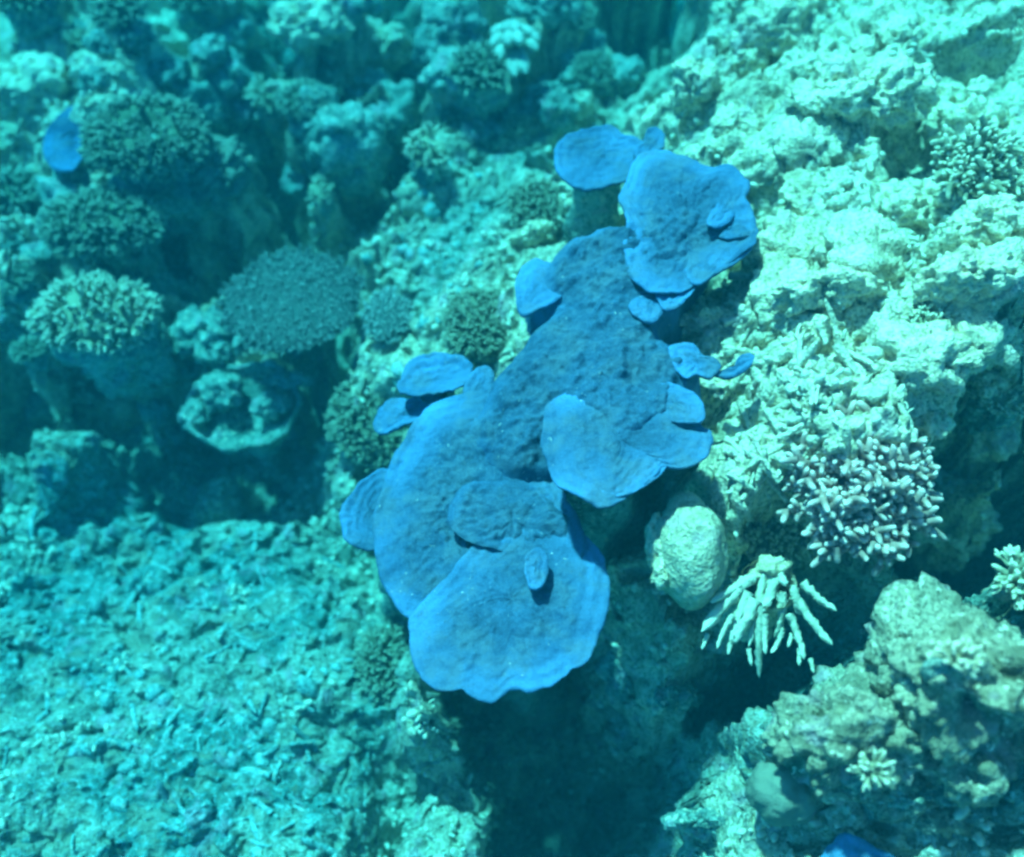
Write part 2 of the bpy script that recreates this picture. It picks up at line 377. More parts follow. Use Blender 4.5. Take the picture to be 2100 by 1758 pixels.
tag(ground, 'pale uneven reef floor of coral rock and rubble', kind='structure')

def gz(x, y):
    return float(bil(Zg, xs, ys, np.array([x]), np.array([y]))[0])
def hit(u, v):
    """where the line of sight meets the reef floor"""
    d = ray(u, v); t = 1.5
    while t < 12:
        p = CAM_POS + d * t
        if p.z < gz(p.x, p.y): return p
        t += 0.02
    return CAM_POS + d * 6

# ------------------------------------------------------------------ shape builders
_ICO = {}
def ico(sub):
    if sub not in _ICO:
        bm = bmesh.new(); bmesh.ops.create_icosphere(bm, subdivisions=sub, radius=1.0)
        bm.verts.ensure_lookup_table()
        V = np.array([v.co[:] for v in bm.verts]); Fc = np.array([[v.index for v in f.verts] for f in bm.faces]); bm.free()
        _ICO[sub] = (V, Fc)
    return _ICO[sub]
def crag(name, size, seed, rough=1.0, sub=5, knobs=1.0):
    """a craggy lump of reef rock: (sx, sy, sz) radii in metres, pitted and knobbly"""
    V, Fc = ico(sub); s = np.array(size); P = V * s; off = np.array((seed * 3.1, seed * 1.7, seed * 0.9)); m = float(s.mean())
    Q = P + off
    d = rough * m * (0.42 * fbm(Q, 0.9 / m, 3, seed) + 0.0)
    w1, rv1 = worley(Q, 2.2 / m, seed + 1); w2, rv2 = worley(Q, 5.2 / m, seed + 2)
    d = d + rough * m * (0.30 * (0.45 - np.minimum(w1, .9)) * (0.4 + rv1) + 0.16 * knobs * (0.45 - np.minimum(w2, .9)) * (0.3 + 1.3 * rv2))
    d = d - rough * m * 0.26 * sstep(0.18, 0.45, noise(Q, 2.6 / m, seed + 5))
    w3, rv3 = worley(Q, 28.0, seed + 3)
    d = d + 0.022 * rough * (0.45 - np.minimum(w3, .9)) * (0.3 + 1.4 * rv3) + 0.012 * noise(Q, 30.0, seed + 9)
    return mesh_np(name, P + V * d[:, None], [Fc])
def tubes(P0, D, L, Rr, seg=5, ts=(0, .35, .7, .92, 1.0), rs=(1, .95, .82, .55, .0), bend=None, tipstart=0.45, wob=0.0):
    """many tapered stubs in one go; returns V, quads, tris, tip"""
    n = len(P0); D = D / np.linalg.norm(D, axis=1, keepdims=True)
    a = np.where(np.abs(D[:, 2:3]) < 0.9, np.array([[0, 0, 1.0]]), np.array([[1.0, 0, 0]]))
    U = np.cross(D, a); U /= np.linalg.norm(U, axis=1, keepdims=True); W = np.cross(D, U)
    th = np.arange(seg) * 2 * math.pi / seg
    K = len(ts); V = np.zeros((n, (K - 1) * seg + 1, 3)); T = np.zeros((n, (K - 1) * seg + 1))
    if bend is None: bend = np.zeros((n, 3))
    for k in range(K):
        c = P0 + D * (L * ts[k])[:, None] + bend * (L * ts[k] ** 2)[:, None]
        tv = np.clip((ts[k] - tipstart) / (1 - tipstart), 0, 1)
        if k == K - 1:
            V[:, -1] = c; T[:, -1] = tv
        else:
            rr = Rr * rs[k]
            if wob: rr = rr * (1 + wob * rng.normal(size=n))
            for j in range(seg):
                V[:, k * seg + j] = c + (U * math.cos(th[j]) + W * math.sin(th[j])) * rr[:, None]
                T[:, k * seg + j] = tv
    base = (np.arange(n) * V.shape[1])[:, None]
    q = []
    for k in range(K - 2):
        for j in range(seg):
            j2 = (j + 1) % seg
            q.append((k * seg + j, k * seg + j2, (k + 1) * seg + j2, (k + 1) * seg + j))
    t = [((K - 2) * seg + j, (K - 2) * seg + (j + 1) % seg, (K - 1) * seg) for j in range(seg)]
    Q = (np.array(q)[None] + base[:, :, None]).reshape(-1, 4); Tt = (np.array(t)[None] + base[:, :, None]).reshape(-1, 3)
    return V.reshape(-1, 3), Q, Tt, T.ravel()
def finger(L, r0, r1, bend=(0, 0, 0), seg=10, rings=9, seed=0, bumpy=0.12, tip0=0.5):
    """one rounded coral finger along +z from the origin"""
    V = []; T = []
    for k in range(rings + 1):
        t = k / rings
        rr = (r0 + (r1 - r0) * t) * (math.sqrt(max(0.0, 1 - max(0, (t - 0.78) / 0.22) ** 2)) if t > 0.78 else 1)
        rr = max(rr, 0.0004)
        c = np.array((bend[0] * t * t, bend[1] * t * t, t * L + bend[2] * t))
        for j in range(seg):
            a = 2 * math.pi * j / seg
            V.append(c + np.array((math.cos(a) * rr, math.sin(a) * rr, 0))); T.append(min(1, max(0, (t - tip0) / (1 - tip0))))
    V = np.array(V); off = seed * 5.3
    nn = noise(V + off, 1.6 / r0, seed) * 1.0 + 0.6 * noise(V + off, 4.0 / r0, seed + 3)
    ax = V.copy(); 
    cen = np.array([[bend[0] * (k / rings) ** 2, bend[1] * (k / rings) ** 2, V[k * seg:(k + 1) * seg, 2].mean()] for k in range(rings + 1)]).repeat(seg, 0)
    V = V + (V - cen) * (nn * bumpy * 2.2)[:, None]
    Q = [(k * seg + j, k * seg + (j + 1) % seg, (k + 1) * seg + (j + 1) % seg, (k + 1) * seg + j) for k in range(rings) for j in range(seg)]
    return V, np.array(Q), np.array(T)
def aim(d):
    return Vector(d).normalized().to_track_quat('Z', 'Y').to_euler()

def plan(u, v, du, dv, z):
    """plan radii in metres of something du x dv picture points large at height z"""
    a = at_z(u - du, v, z); b = at_z(u + du, v, z); c = at_z(u, v - dv, z); e = at_z(u, v + dv, z)
    return (b - a).length / 2, (c - e).length / 2

# ------------------------------------------------------------------ blue plate colony
def plate_mesh(name, pts, z0, tilt=(0, 0), thick=0.03, crust=0.5, bowl=0.0, droop=0.0, seed=0, centre=None, cbias=(0, 0), nub=1.0, scallop=1.0, res=0.0095, sink=0.0):
    """a thin plate of coral whose rim follows an outline; tilt = slope (dz/dx, dz/dy)"""
    n = Vector((-tilt[0], -tilt[1], 1)).normalized()
    pu = sum(p[0] for p in pts) / len(pts); pv = sum(p[1] for p in pts) / len(pts)
    if centre: pu, pv = centre
    p0 = at_z(pu, pv, z0)
    rim = np.array([on_plane(u, v, p0, n)[:] for u, v in pts])[:, :2] - np.array(p0[:2])
    # closed Catmull-Rom through the outline, resampled
    m = len(rim); dense = []
    for i in range(m):
        a, b, c, d = rim[i - 1], rim[i], rim[(i + 1) % m], rim[(i + 2) % m]
        for t in np.linspace(0, 1, 14, endpoint=False):
            dense.append(0.5 * ((2 * b) + (-a + c) * t + (2 * a - 5 * b + 4 * c - d) * t * t + (-a + 3 * b - 3 * c + d) * t ** 3))
    dense = np.array(dense); seg = np.linalg.norm(np.roll(dense, -1, 0) - dense, axis=1); s = np.concatenate([[0], np.cumsum(seg)]); tot = s[-1]
    A = int(min(420, max(56, tot / res))); K = int(min(64, max(14, tot / (2 * math.pi) / res)))
    ss = np.arange(A) / A * tot
    dd = np.vstack([dense, dense[:1]])
    rx = np.interp(ss, s, dd[:, 0]); ry = np.interp(ss, s, dd[:, 1])
    ang = np.arctan2(ry, rx)
    rr = np.hypot(rx, ry); jit = noise(np.stack([rx * 9, ry * 9, np.full(A, seed * 2.7)], 1), 1.0, seed) * 0.010 + noise(np.stack([rx, ry, np.full(A, seed * 1.3)], 1), 26, seed) * 0.006
    k = 1 + scallop * jit / np.maximum(rr, 0.05); rx, ry = rx * k, ry * k
    fr = np.linspace(0, 1, K + 1)[1:] ** 0.9
    TX = np.concatenate([[0], (fr[:, None] * rx[None]).ravel()]); TY = np.concatenate([[0], (fr[:, None] * ry[None]).ravel()])
    F_ = np.concatenate([[0], np.repeat(fr, A)]); AN = np.concatenate([[0], np.tile(ang, K)])
    Pn = np.stack([TX + p0.x, TY + p0.y, np.full(len(TX), seed * 0.7)], 1)
    edge = np.concatenate([[0.5], ((1 - fr)[:, None] * np.hypot(rx, ry)[None]).ravel()])      # metres in from the rim
    cm = sstep(0.0 if sink else 0.03, 0.08 if sink else 0.20, edge) * crust; cm = np.clip(cm * (0.55 + 1.0 * (noise(Pn, 5.0, seed + 2) + 0.35)), 0, 1)
    h = bowl * F_ ** 2 - droop * sstep(0.55, 1.0, F_) * (0.7 + 0.6 * noise(Pn, 2.2, seed + 8))
    h = h + 0.030 * noise(Pn, 3.0, seed + 1) + 0.012 * noise(Pn, 8.0, seed + 6)
    h = h + relief(Pn, cm, seed, nub)
    h = h + 0.006 * fbm(Pn, 14.0, 3, seed + 33)
    h = h + (1 - cm) * (0.0045 * min(1, tot / 2.5) * np.sin(AN * 17 + 5 * noise(Pn, 1.6, seed + 20) + 4 * noise(Pn, 4, seed + 7)) * sstep(0.3, 0.9, F_) + 0.003 * np.sin(edge * 120 + 5 * noise(Pn, 3, seed + 11)))
    h = h + 0.004 * noise(Pn, 45.0, seed + 12)
    th = thick * (0.35 + 1.3 * np.minimum(edge / 0.25, 1.0) ** 0.6)
    basez = tilt[0] * TX + tilt[1] * TY
    roll = 0.004 * sstep(0.012, 0.0, edge) + sink * sstep(0.16, 0.0, edge)
    top = np.stack([TX, TY, basez + h - roll], 1); nt_ = len(top)
    # underside: every third ring of the same plate, lower by its thickness
    rows = list(range(K - 1, 0, -3)); B = []; kb = []
    for r_ in rows:
        sl = slice(1 + r_ * A, 1 + (r_ + 1) * A); t3 = top[sl].copy()
        t3[:, 2] = (basez + h)[sl] - th[sl] - 0.010; 
        if r_ == K - 1: t3[:, :2] *= 0.992
        B.append(t3)
    B.append(np.array([[0, 0, (basez + h)[0] - th[0] - 0.02]]))
    V = np.vstack([top] + B)
    j = np.arange(A); j2 = (j + 1) % A
    tris = [np.stack([np.zeros(A, int), 1 + j, 1 + j2], 1)]; quads = []
    for q in range(K - 1):
        o0 = 1 + q * A; o1 = o0 + A
        quads.append(np.stack([o0 + j, o1 + j, o1 + j2, o0 + j2], 1))
    prev = 1 + (K - 1) * A; cur = nt_
    for q in range(len(rows)):
        quads.append(np.stack([prev + j, cur + j, cur + j2, prev + j2], 1)); prev = cur; cur += A
    tris.append(np.stack([prev + j, np.full(A, len(V) - 1), prev + j2], 1))
    rimv = np.concatenate([(sstep(0.30, 0.0, edge) * (0.50 + 0.7 * noise(Pn, 4.0, seed + 40)) + 0.06 * sstep(0.010, 0.0, edge)) * (1 - cm) * (0.25 if sink else 1), np.zeros(len(V) - nt_)]).clip(0, 1); cr = np.concatenate([cm, np.zeros(len(V) - nt_)])
    me = mesh_np(name, V, [np.vstack(quads), np.vstack(tris)], {'rim': rimv, 'crust': cr})
    return me, p0
def relief(Pn, cm, seed, nub=1.0):
    w1, v1 = worley(Pn, 15.0, seed + 4); w2, v2 = worley(Pn, 34.0, seed + 5); w3, v3 = worley(Pn, 62.0, seed + 15)
    lump = np.maximum(0, 0.55 - w1) * (v1 > 0.5) * v1 * sstep(-.1, .25, noise(Pn, 4.0, seed + 30))
    return nub * cm * (0.050 * lump + 0.014 * np.maximum(0, 0.7 - w2) * (0.2 + 1.3 * v2) + 0.007 * np.maximum(0, 0.7 - w3) * (0.2 + 1.3 * v3)
        + 0.026 * fbm(Pn, 8.0, 3, seed + 31) + 0.022 * (np.abs(noise(Pn, 16.0, seed + 32)) - .2) + 0.014 * np.abs(noise(Pn, 33.0, seed + 34)))
def crust_mesh(name, edge_pts, inner, seed, step=0.0085):
    """a continuous crust of coral draped between the plates: its outline and some inner points as (u, v, height)"""
    E = np.array([at_z(*p)[:] for p in edge_pts]); I = np.array([at_z(*p)[:] for p in inner]); C = np.vstack([E, I]); m = len(E); dense = []
    for i in range(m):
        a_, b_, c_, d_ = E[i - 1, :2], E[i, :2], E[(i + 1) % m, :2], E[(i + 2) % m, :2]
        for t in np.linspace(0, 1, 6, endpoint=False):
            dense.append(0.5 * ((2 * b_) + (-a_ + c_) * t + (2 * a_ - 5 * b_ + 4 * c_ - d_) * t * t + (-a_ + 3 * b_ - 3 * c_ + d_) * t ** 3))
    D = np.array(dense); lo = D.min(0) - .12; hi = D.max(0) + .12
    ax = np.arange(lo[0], hi[0], step); ay = np.arange(lo[1], hi[1], step); qx, qy = np.meshgrid(ax, ay); x, y = qx.ravel(), qy.ravel()
    dist = np.full(len(x), 9.0); ins = np.zeros(len(x), bool)
    for k in range(len(D)):
        p, q = D[k - 1], D[k]; e = q - p; t = np.clip(((x - p[0]) * e[0] + (y - p[1]) * e[1]) / max(e @ e, 1e-9), 0, 1)
        dist = np.minimum(dist, np.hypot(x - p[0] - t * e[0], y - p[1] - t * e[1]))
        c_ = (p[1] > y) != (q[1] > y); dy = q[1] - p[1]
        if abs(dy) > 1e-12: ins ^= c_ & (x < e[0] * (y - p[1]) / dy + p[0])
    num = np.zeros(len(x)); den = np.zeros(len(x))
    for cx, cy, cz in C:
        d2_ = (x - cx) ** 2 + (y - cy) ** 2; k_ = np.exp(-d2_ / (2 * .09 ** 2)) + 1e-3 / (.01 + d2_); num += k_ * cz; den += k_
    Pn = np.stack([x, y, np.full(len(x), seed * .7)], 1)
    sd_ = np.where(ins, dist, -dist) + 0.014 * noise(Pn, 9.0, seed) + .006 * noise(Pn, 28.0, seed + 1)
    cm = sstep(0, .06, sd_)
    z = num / den + relief(Pn, cm, seed, 1.25) + .03 * noise(Pn, 3.0, seed + 2) - .07 * sstep(.11, -.02, sd_) - .26 * sstep(.006, -.06, sd_)
    ok = sd_ > -.065; n_x, n_y = len(ax), len(ay)
    f0 = (np.arange(n_y - 1)[:, None] * n_x + np.arange(n_x - 1)[None]).ravel(); Fq = np.stack([f0, f0 + 1, f0 + n_x + 1, f0 + n_x], 1)
    Fq = Fq[ok[Fq].all(1)]; used = np.unique(Fq); mp = np.full(len(x), -1); mp[used] = np.arange(len(used))
    V = np.stack([x, y, z], 1)[used]
    rim = np.clip(.5 * sstep(.10, 0, sd_) * (sd_ > -.03) * (.5 + noise(Pn, 5.0, seed + 9)), 0, 1)[used]
    return mesh_np(name, V, [mp[Fq]], {'rim': rim, 'crust': cm[used]})
def stalk(name, top, foot, r_top, r_foot, seed, mat, parent, origin):
    """a rough trunk of rock from the reef floor up to a plate"""
    seg, rings = 28, 22; V = []; top = np.array(top[:]); foot = np.array(foot[:])
    for k in range(rings + 1):
        t = k / rings; r = r_foot + (r_top - r_foot) * t ** 1.6 - 0.25 * min(r_top, r_foot) * math.sin(math.pi * t)
        c = foot + (top - foot) * t
        for j in range(seg):
            a = 2 * math.pi * j / seg; V.append((c[0] + math.cos(a) * r, c[1] + math.sin(a) * r, c[2]))
    V = np.array(V); c = foot + (top - foot) * np.repeat(np.arange(rings + 1) / rings, seg)[:, None]
    d = 0.35 * fbm(V, 4.0, 3, seed) + 0.14 * noise(V, 22.0, seed + 4); V[:, :2] += (V[:, :2] - c[:, :2]) * d[:, None]
    Q = [(k * seg + j, k * seg + (j + 1) % seg, (k + 1) * seg + (j + 1) % seg, (k + 1) * seg + j) for k in range(rings) for j in range(seg)]
    return obj(name, mesh_np(name, V - np.array(origin[:]), [np.array(Q)]), mat, parent)

PLATES = [  # part label, outline (picture points), height, options
 ('dark lower lobe of the big plate', [(875,838),(812,920),(778,1000),(765,1080),(775,1170),(800,1230),(838,1266),(900,1290),(1000,1270),(1100,1230),(1190,1150),(1190,1060),(1140,980),(1112,880),(1060,800),(960,800)], -0.02, dict(tilt=(0.10,-0.02), crust=0.75, droop=0.02, seed=1, centre=(1000,1020))),
 ('broad scalloped lobe overhanging the dark crevice', [(838,1262),(842,1330),(860,1382),(890,1408),(920,1416),(945,1414),(960,1426),(985,1436),(1010,1440),(1030,1428),(1045,1416),(1065,1414),(1085,1422),(1115,1412),(1150,1395),(1175,1372),(1202,1360),(1225,1310),(1245,1260),(1252,1190),(1235,1130),(1180,1085),(1080,1070),(980,1110),(905,1190)], 0.07, dict(tilt=(0.04,-0.16), crust=0.40, droop=0.02, seed=2, centre=(1050,1230))),
 ('crusty tier lying on the big plate', [(915,1055),(938,1003),(990,978),(1080,985),(1145,1005),(1185,1060),(1195,1095),(1140,1128),(1080,1135),(1035,1128),(985,1115),(935,1092)], 0.04, dict(tilt=(-0.10,-0.10), crust=0.9, seed=3, thick=0.03, sink=0.02)),
 ('small upright knob on the scalloped lobe', [(1076,1150),(1085,1132),(1104,1125),(1120,1138),(1123,1170),(1116,1198),(1096,1206),(1080,1190)], 0.17, dict(crust=0.1, seed=4, thick=0.07, tilt=(-0.1,-0.3), res=0.006)),
 ('round fan plate with a wavy bright rim', [(1110,895),(1116,845),(1140,808),(1180,790),(1240,780),(1300,785),(1350,790),(1400,800),(1430,840),(1442,868),(1460,880),(1464,905),(1448,938),(1412,960),(1385,960),(1362,955),(1345,975),(1315,998),(1290,1014),(1278,1026),(1240,1040),(1205,1026),(1170,1006),(1140,990),(1120,950)], 0.34, dict(tilt=(0.06,-0.18), crust=0.55, droop=0.015, seed=5, centre=(1270,900))),
 ('smooth ear of the fan plate', [(1333,805),(1352,783),(1376,778),(1405,790),(1432,806),(1448,832),(1444,858),(1415,864),(1385,862),(1350,852),(1330,832)], 0.365, dict(crust=0.25, seed=6, thick=0.02, tilt=(0.45,-0.10), scallop=0.4)),
 ('lower edge tier of the fan plate', [(1228,1000),(1250,1015),(1280,1017),(1318,1001),(1348,980),(1368,957),(1385,915),(1350,885),(1290,890),(1245,940)], 0.35, dict(crust=0.25, seed=27, thick=0.02, tilt=(0.04,-0.30), scallop=0.6, sink=0.0)),
 ('bright lobe curling up behind the big plate', [(815,802),(828,772),(850,750),(895,737),(945,741),(968,758),(958,790),(925,812),(880,822),(830,820)], -0.14, dict(crust=0.15, seed=8, bowl=0.05, tilt=(0.10,-0.22), scallop=1.8)),
 ('narrow lobe hanging beside the big plate', [(765,862),(778,838),(806,820),(850,812),(905,815),(890,845),(850,862),(815,880),(785,893),(768,885)], -0.20, dict(crust=0.3, seed=9, tilt=(0.25,-0.15), scallop=2.0)),
 ('ragged flap between two lobes', [(950,800),(965,765),(985,748),(1005,752),(1015,780),(1000,830),(965,840)], -0.05, dict(crust=0.6, seed=10, res=0.007)),
 ('bright lobe half hidden under the big plate', [(697,1066),(704,1035),(722,1010),(748,983),(786,962),(830,980),(840,1050),(820,1120),(770,1130),(735,1126),(708,1108)], -0.24, dict(crust=0.05, seed=11, bowl=0.02, tilt=(-0.05,-0.05))),
 ('large upper plate with folded tiers', [(1268,405),(1284,365),(1305,318),(1330,305),(1385,316),(1430,335),(1465,345),(1502,338),(1535,372),(1538,392),(1528,412),(1548,440),(1552,490),(1540,508),(1505,535),(1468,556),(1430,578),(1395,600),(1330,600),(1290,560),(1278,500),(1282,450)], 0.36, dict(crust=0.7, seed=12, tilt=(0.10,-0.05), centre=(1400,460))),
 ('upper fold of the large upper plate', [(1450,452),(1462,425),(1480,404),(1500,405),(1512,420),(1505,445),(1490,455),(1470,460)], 0.40, dict(crust=0.3, tilt=(-0.12,-0.28), seed=13, thick=0.02, res=0.006, scallop=0.4)),
 ('middle fold of the large upper plate', [(1475,482),(1500,462),(1515,430),(1530,415),(1548,440),(1550,468),(1525,480),(1495,488)], 0.395, dict(crust=0.3, tilt=(0.35,-0.35), seed=14, thick=0.02, res=0.006, scallop=0.4)),
 ('pale lower fold of the large upper plate', [(1400,520),(1425,485),(1470,492),(1520,494),(1551,490),(1540,510),(1505,538),(1468,560),(1432,580),(1405,560)], 0.375, dict(crust=0.3, tilt=(0.18,-0.25), seed=15, thick=0.025, scallop=0.5)),
 ('rounded bright lobe above the large upper plate', [(1135,328),(1143,302),(1172,282),(1212,267),(1255,265),(1275,284),(1300,290),(1325,310),(1318,345),(1300,372),(1262,386),(1215,398),(1165,384),(1140,358)], 0.06, dict(crust=0.15, seed=16, bowl=0.03, tilt=(0.05,-0.1))),
 ('small square flap above the large upper plate', [(1300,300),(1318,285),(1330,262),(1357,266),(1362,300),(1340,320),(1310,320)], 0.16, dict(crust=0.5, seed=17, res=0.007)),
 ('drooping end lobe of the middle plate', [(1058,600),(1063,558),(1082,532),(1108,527),(1140,540),(1160,590),(1135,622),(1100,638),(1075,650),(1060,632)], 0.16, dict(crust=0.35, seed=19, tilt=(0.1,-0.05))),
 ('small round lobe under the middle plate', [(1290,628),(1310,606),(1345,600),(1362,618),(1358,648),(1340,662),(1318,660),(1300,645)], 0.315, dict(crust=0.1, seed=20, thick=0.025, res=0.006, tilt=(0,-0.15))),
 ('small lobe dotted with white grains', [(1345,605),(1375,585),(1410,580),(1425,590),(1412,618),(1385,636),(1362,636),(1350,622)], 0.33, dict(crust=0.15, seed=21, thick=0.025, res=0.006, tilt=(0.05,-0.15))),
 ('thin ragged flap spreading onto the rubble', [(1370,712),(1400,700),(1425,708),(1442,727),(1466,735),(1476,756),(1455,776),(1428,772),(1404,780),(1380,755)], 0.315, dict(crust=0.5, seed=22, res=0.006, scallop=1.0, tilt=(0.05,0.0))),
 ('narrow strip of plate among the rubble', [(1465,768),(1485,758),(1505,752),(1512,735),(1530,726),(1545,733),(1540,750),(1522,765),(1495,775)], 0.32, dict(crust=0.4, seed=23, res=0.006, scallop=0.7, tilt=(0.1,0.1))),
]
root_p = hit(1150, 900)
colony = thing('plate_coral', 'large colony of bright blue overlapping coral plates beside the dark crevice', 'coral', root_p)
PW_ = {}
for label, pts, z0, kw in PLATES:
    me, p0 = plate_mesh('plate', pts, z0, **kw)
    o = obj('plate', me, M['blue'], colony, loc=p0 - root_p)
    o['label'] = label; PW_[label] = p0
me = crust_mesh('crust', [(1118,540,.20),(1148,497,.22),(1180,472,.24),(1212,463,.25),(1245,450,.27),(1285,446,.29),(1310,430,.335),(1345,385,.35),(1395,372,.36),(1440,400,.37),(1462,455,.385),(1440,500,.385),(1405,550,.375),(1395,600,.345),(1360,640,.29),(1350,672,.29),(1385,700,.30),(1425,715,.30),(1440,760,.31),(1410,800,.345),(1390,845,.36),(1340,890,.355),(1270,905,.345),(1215,870,.335),(1180,835,.31),(1140,840,.22),(1122,900,.10),(1125,970,.05),(1060,985,.04),(985,935,.02),(955,870,.02),(985,830,.06),(1008,778,.10),(1048,730,.14),(1080,690,.16),(1098,660,.17),(1128,626,.18),(1108,590,.19)],
    [(1250,550,.30),(1180,560,.25),(1330,560,.33),(1200,640,.26),(1290,660,.29),(1200,720,.28),(1300,740,.32),(1120,740,.22),(1070,800,.15),(1060,880,.07),(1230,780,.32),(1370,450,.37),(1300,830,.345)], 71)
o = obj('crust', me, M['blue'], colony, loc=-root_p); o['label'] = 'rough lumpy crust joining all the plates'
for (u, v, zt, rt, rf, sd_) in [(1000,1010,-0.14,.20,.34,1),(1080,1130,-.08,.16,.30,2),(1255,880,.22,.14,.30,3),(1190,720,.10,.20,.30,4),(1390,460,.22,.18,.28,5),(1250,560,.12,.20,.32,6),(1230,335,.03,.10,.18,7),(890,800,-.18,.08,.2,8),(800,1040,-.28,.06,.2,9)]:
    tp = at_z(u, v, zt); fz = gz(tp.x, tp.y) - 0.15
    stalk('stalk', tp, Vector((tp.x, tp.y, min(fz, tp.z - 0.1))), rt, rf, sd_, M['rock_dark'], colony, root_p)

def lone_plate(label, outlines, zoff):
    u = sum(p[0] for p in outlines[0]) / len(outlines[0]); v = sum(p[1] for p in outlines[0]) / len(outlines[0])
    h = hit(u, v); t = thing('plate_coral', label, 'coral', h)
    for k, (pts, dz, kw) in enumerate(zip(outlines, zoff, [dict(seed=31), dict(seed=32)])):
        me, p0 = plate_mesh('plate', pts, h.z + dz, crust=0.1, **kw); obj('plate', me, M['blue'], t, loc=p0 - h)
        stalk('stalk', p0, Vector((p0.x, p0.y, min(gz(p0.x, p0.y), p0.z) - 0.12)), 0.06, 0.12, 40 + k, M['rock_dark'], t, h)
lone_plate('small blue coral plate tucked under a bushy brown coral dome', [[(88,300),(98,258),(130,225),(165,212),(195,215),(205,250),(175,290),(170,330),(150,352),(110,345),(92,325)]], (0.08,))
lone_plate('pointed corner of a deep blue coral plate below the craggy boulder', [[(1665,1790),(1690,1750),(1712,1722),(1728,1708),(1760,1718),(1800,1740),(1850,1765),(1880,1850),(1760,1900),(1660,1860)]], (0.10,))

# ------------------------------------------------------------------ rocks
def rock(label, u, v, du, dv, hgt, seed, mat='rock', sub=5, rough=1.0, name='coral_rock', sink=0.35, group=None, cat='rock', rise=0.0):
    """du, dv: half width and half height in picture points; hgt: half height in metres"""
    p = hit(u, v + dv * 0.55); z = p.z + hgt * (1 - sink) * 0.5
    c = at_z(u, v, z + rise); a, b = plan(u, v, du, dv, z)
    b = max(b * 1.0 - hgt * 0.35, b * 0.55)
    c.z = min(c.z, gz(c.x, c.y) + hgt * 0.9)
    o = obj(name, crag(name, (a, b, hgt), seed, rough, sub), M[mat], loc=c, rot=(0, 0, 0))
    return tag(o, label, cat, group)
ROCKS = [
 ('craggy pale boulder topped by white pointed coral tufts', 1740,1520,170,165,.34,51,'rock_mid',6),
 ('tall pale boulder with deep folds at the reef edge', 1990,1400,160,170,.22,52,'rock_mid',6),
 ('broad pale ledge of rock casting a wide shadow', 1770,190,130,70,.16,53,'rock',6),
 ('rounded pitted rock knob at the end of the ledge slope', 1425,180,55,50,.16,54,'rock',5),
 ('pale lumpy rock behind the yellow tufted coral', 1985,265,85,60,.16,55,'rock',5),
 ('smooth swollen pale rock with dimples', 1985,575,95,55,.15,56,'rock',5),
 ('pale knobbly rock above the swollen dimpled rock', 2030,465,90,55,.15,57,'rock',5),
 ('big pale rock with a hollow side facing the pinkish coral', 2010,960,95,140,.30,58,'rock',6),
 ('pale domed rock between the swollen rock and the gully', 2030,690,80,70,.18,59,'rock',5),
 ('pale rock head leaning into the deep blue void', 1600,60,90,60,.18,60,'rock',5),
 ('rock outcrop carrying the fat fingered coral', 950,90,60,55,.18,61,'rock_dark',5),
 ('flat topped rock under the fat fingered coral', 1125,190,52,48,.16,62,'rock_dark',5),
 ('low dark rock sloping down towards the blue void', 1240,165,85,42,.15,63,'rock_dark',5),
 ('green tinted rock above the fat fingered coral', 1120,20,80,40,.15,64,'rock_dark',5),
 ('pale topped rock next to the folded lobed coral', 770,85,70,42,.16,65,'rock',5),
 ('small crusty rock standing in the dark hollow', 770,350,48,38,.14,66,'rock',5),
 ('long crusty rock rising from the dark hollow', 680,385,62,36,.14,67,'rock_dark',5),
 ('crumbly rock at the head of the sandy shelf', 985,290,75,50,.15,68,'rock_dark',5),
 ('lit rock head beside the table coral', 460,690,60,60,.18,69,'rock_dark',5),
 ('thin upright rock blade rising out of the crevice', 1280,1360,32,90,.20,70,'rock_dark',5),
 ('ribbed rock slab wedged in the crevice', 1380,1430,52,50,.16,71,'rock_dark',5),
 ('dim rock hump on the crevice floor', 1440,1690,70,60,.18,72,'rock_dark',5),
 ('wide streaked pale rock spreading above the top gully', 350,60,150,45,.15,73,'rock',5),  # this and the next two rocks use paler stone to look better lit
 ('pale rock ridge between two dark hollows', 640,50,95,45,.15,74,'rock',5),
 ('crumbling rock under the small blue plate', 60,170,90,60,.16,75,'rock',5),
 ('green tinted rock lump at the picture corner gully', 30,640,50,70,.18,76,'rock_dark',5),
 ('yellowish rounded rock beside the scalloped blue rim', 1095,485,48,28,.10,77,'rock',5),
 ('pale blunt rock beside the crusty blue neck', 1440,665,80,36,.12,78,'rock',5),
 ('tumbled pale rock below the thin blue flap', 1480,800,60,36,.10,79,'rock',5),
 ('streaky pale rock terrace below the scattered knobs', 1700,600,120,42,.14,80,'rock',5),
 ('squat pale rock beside the shadowed gully', 1870,440,60,40,.12,81,'rock',5),
 ('smooth grey rock slope beneath the pale boulder', 1870,1640,90,70,.18,82,'rock_dark',5),
]
for label, u, v, du, dv, hg, sd_, mt, sub in ROCKS:
    label = label.replace(' at the picture corner gully', ' under the brown branching clump')
    rock(label, u, v, du, dv, hg, sd_, mt, sub)
rock('pale rock lip hanging over the deep blue void', 1535, 110, 48, 46, .16, 83, 'rock', 5)
rock('pale rock shoulder at the top of the void wall', 1520, 25, 50, 40, .16, 84, 'rock', 5)

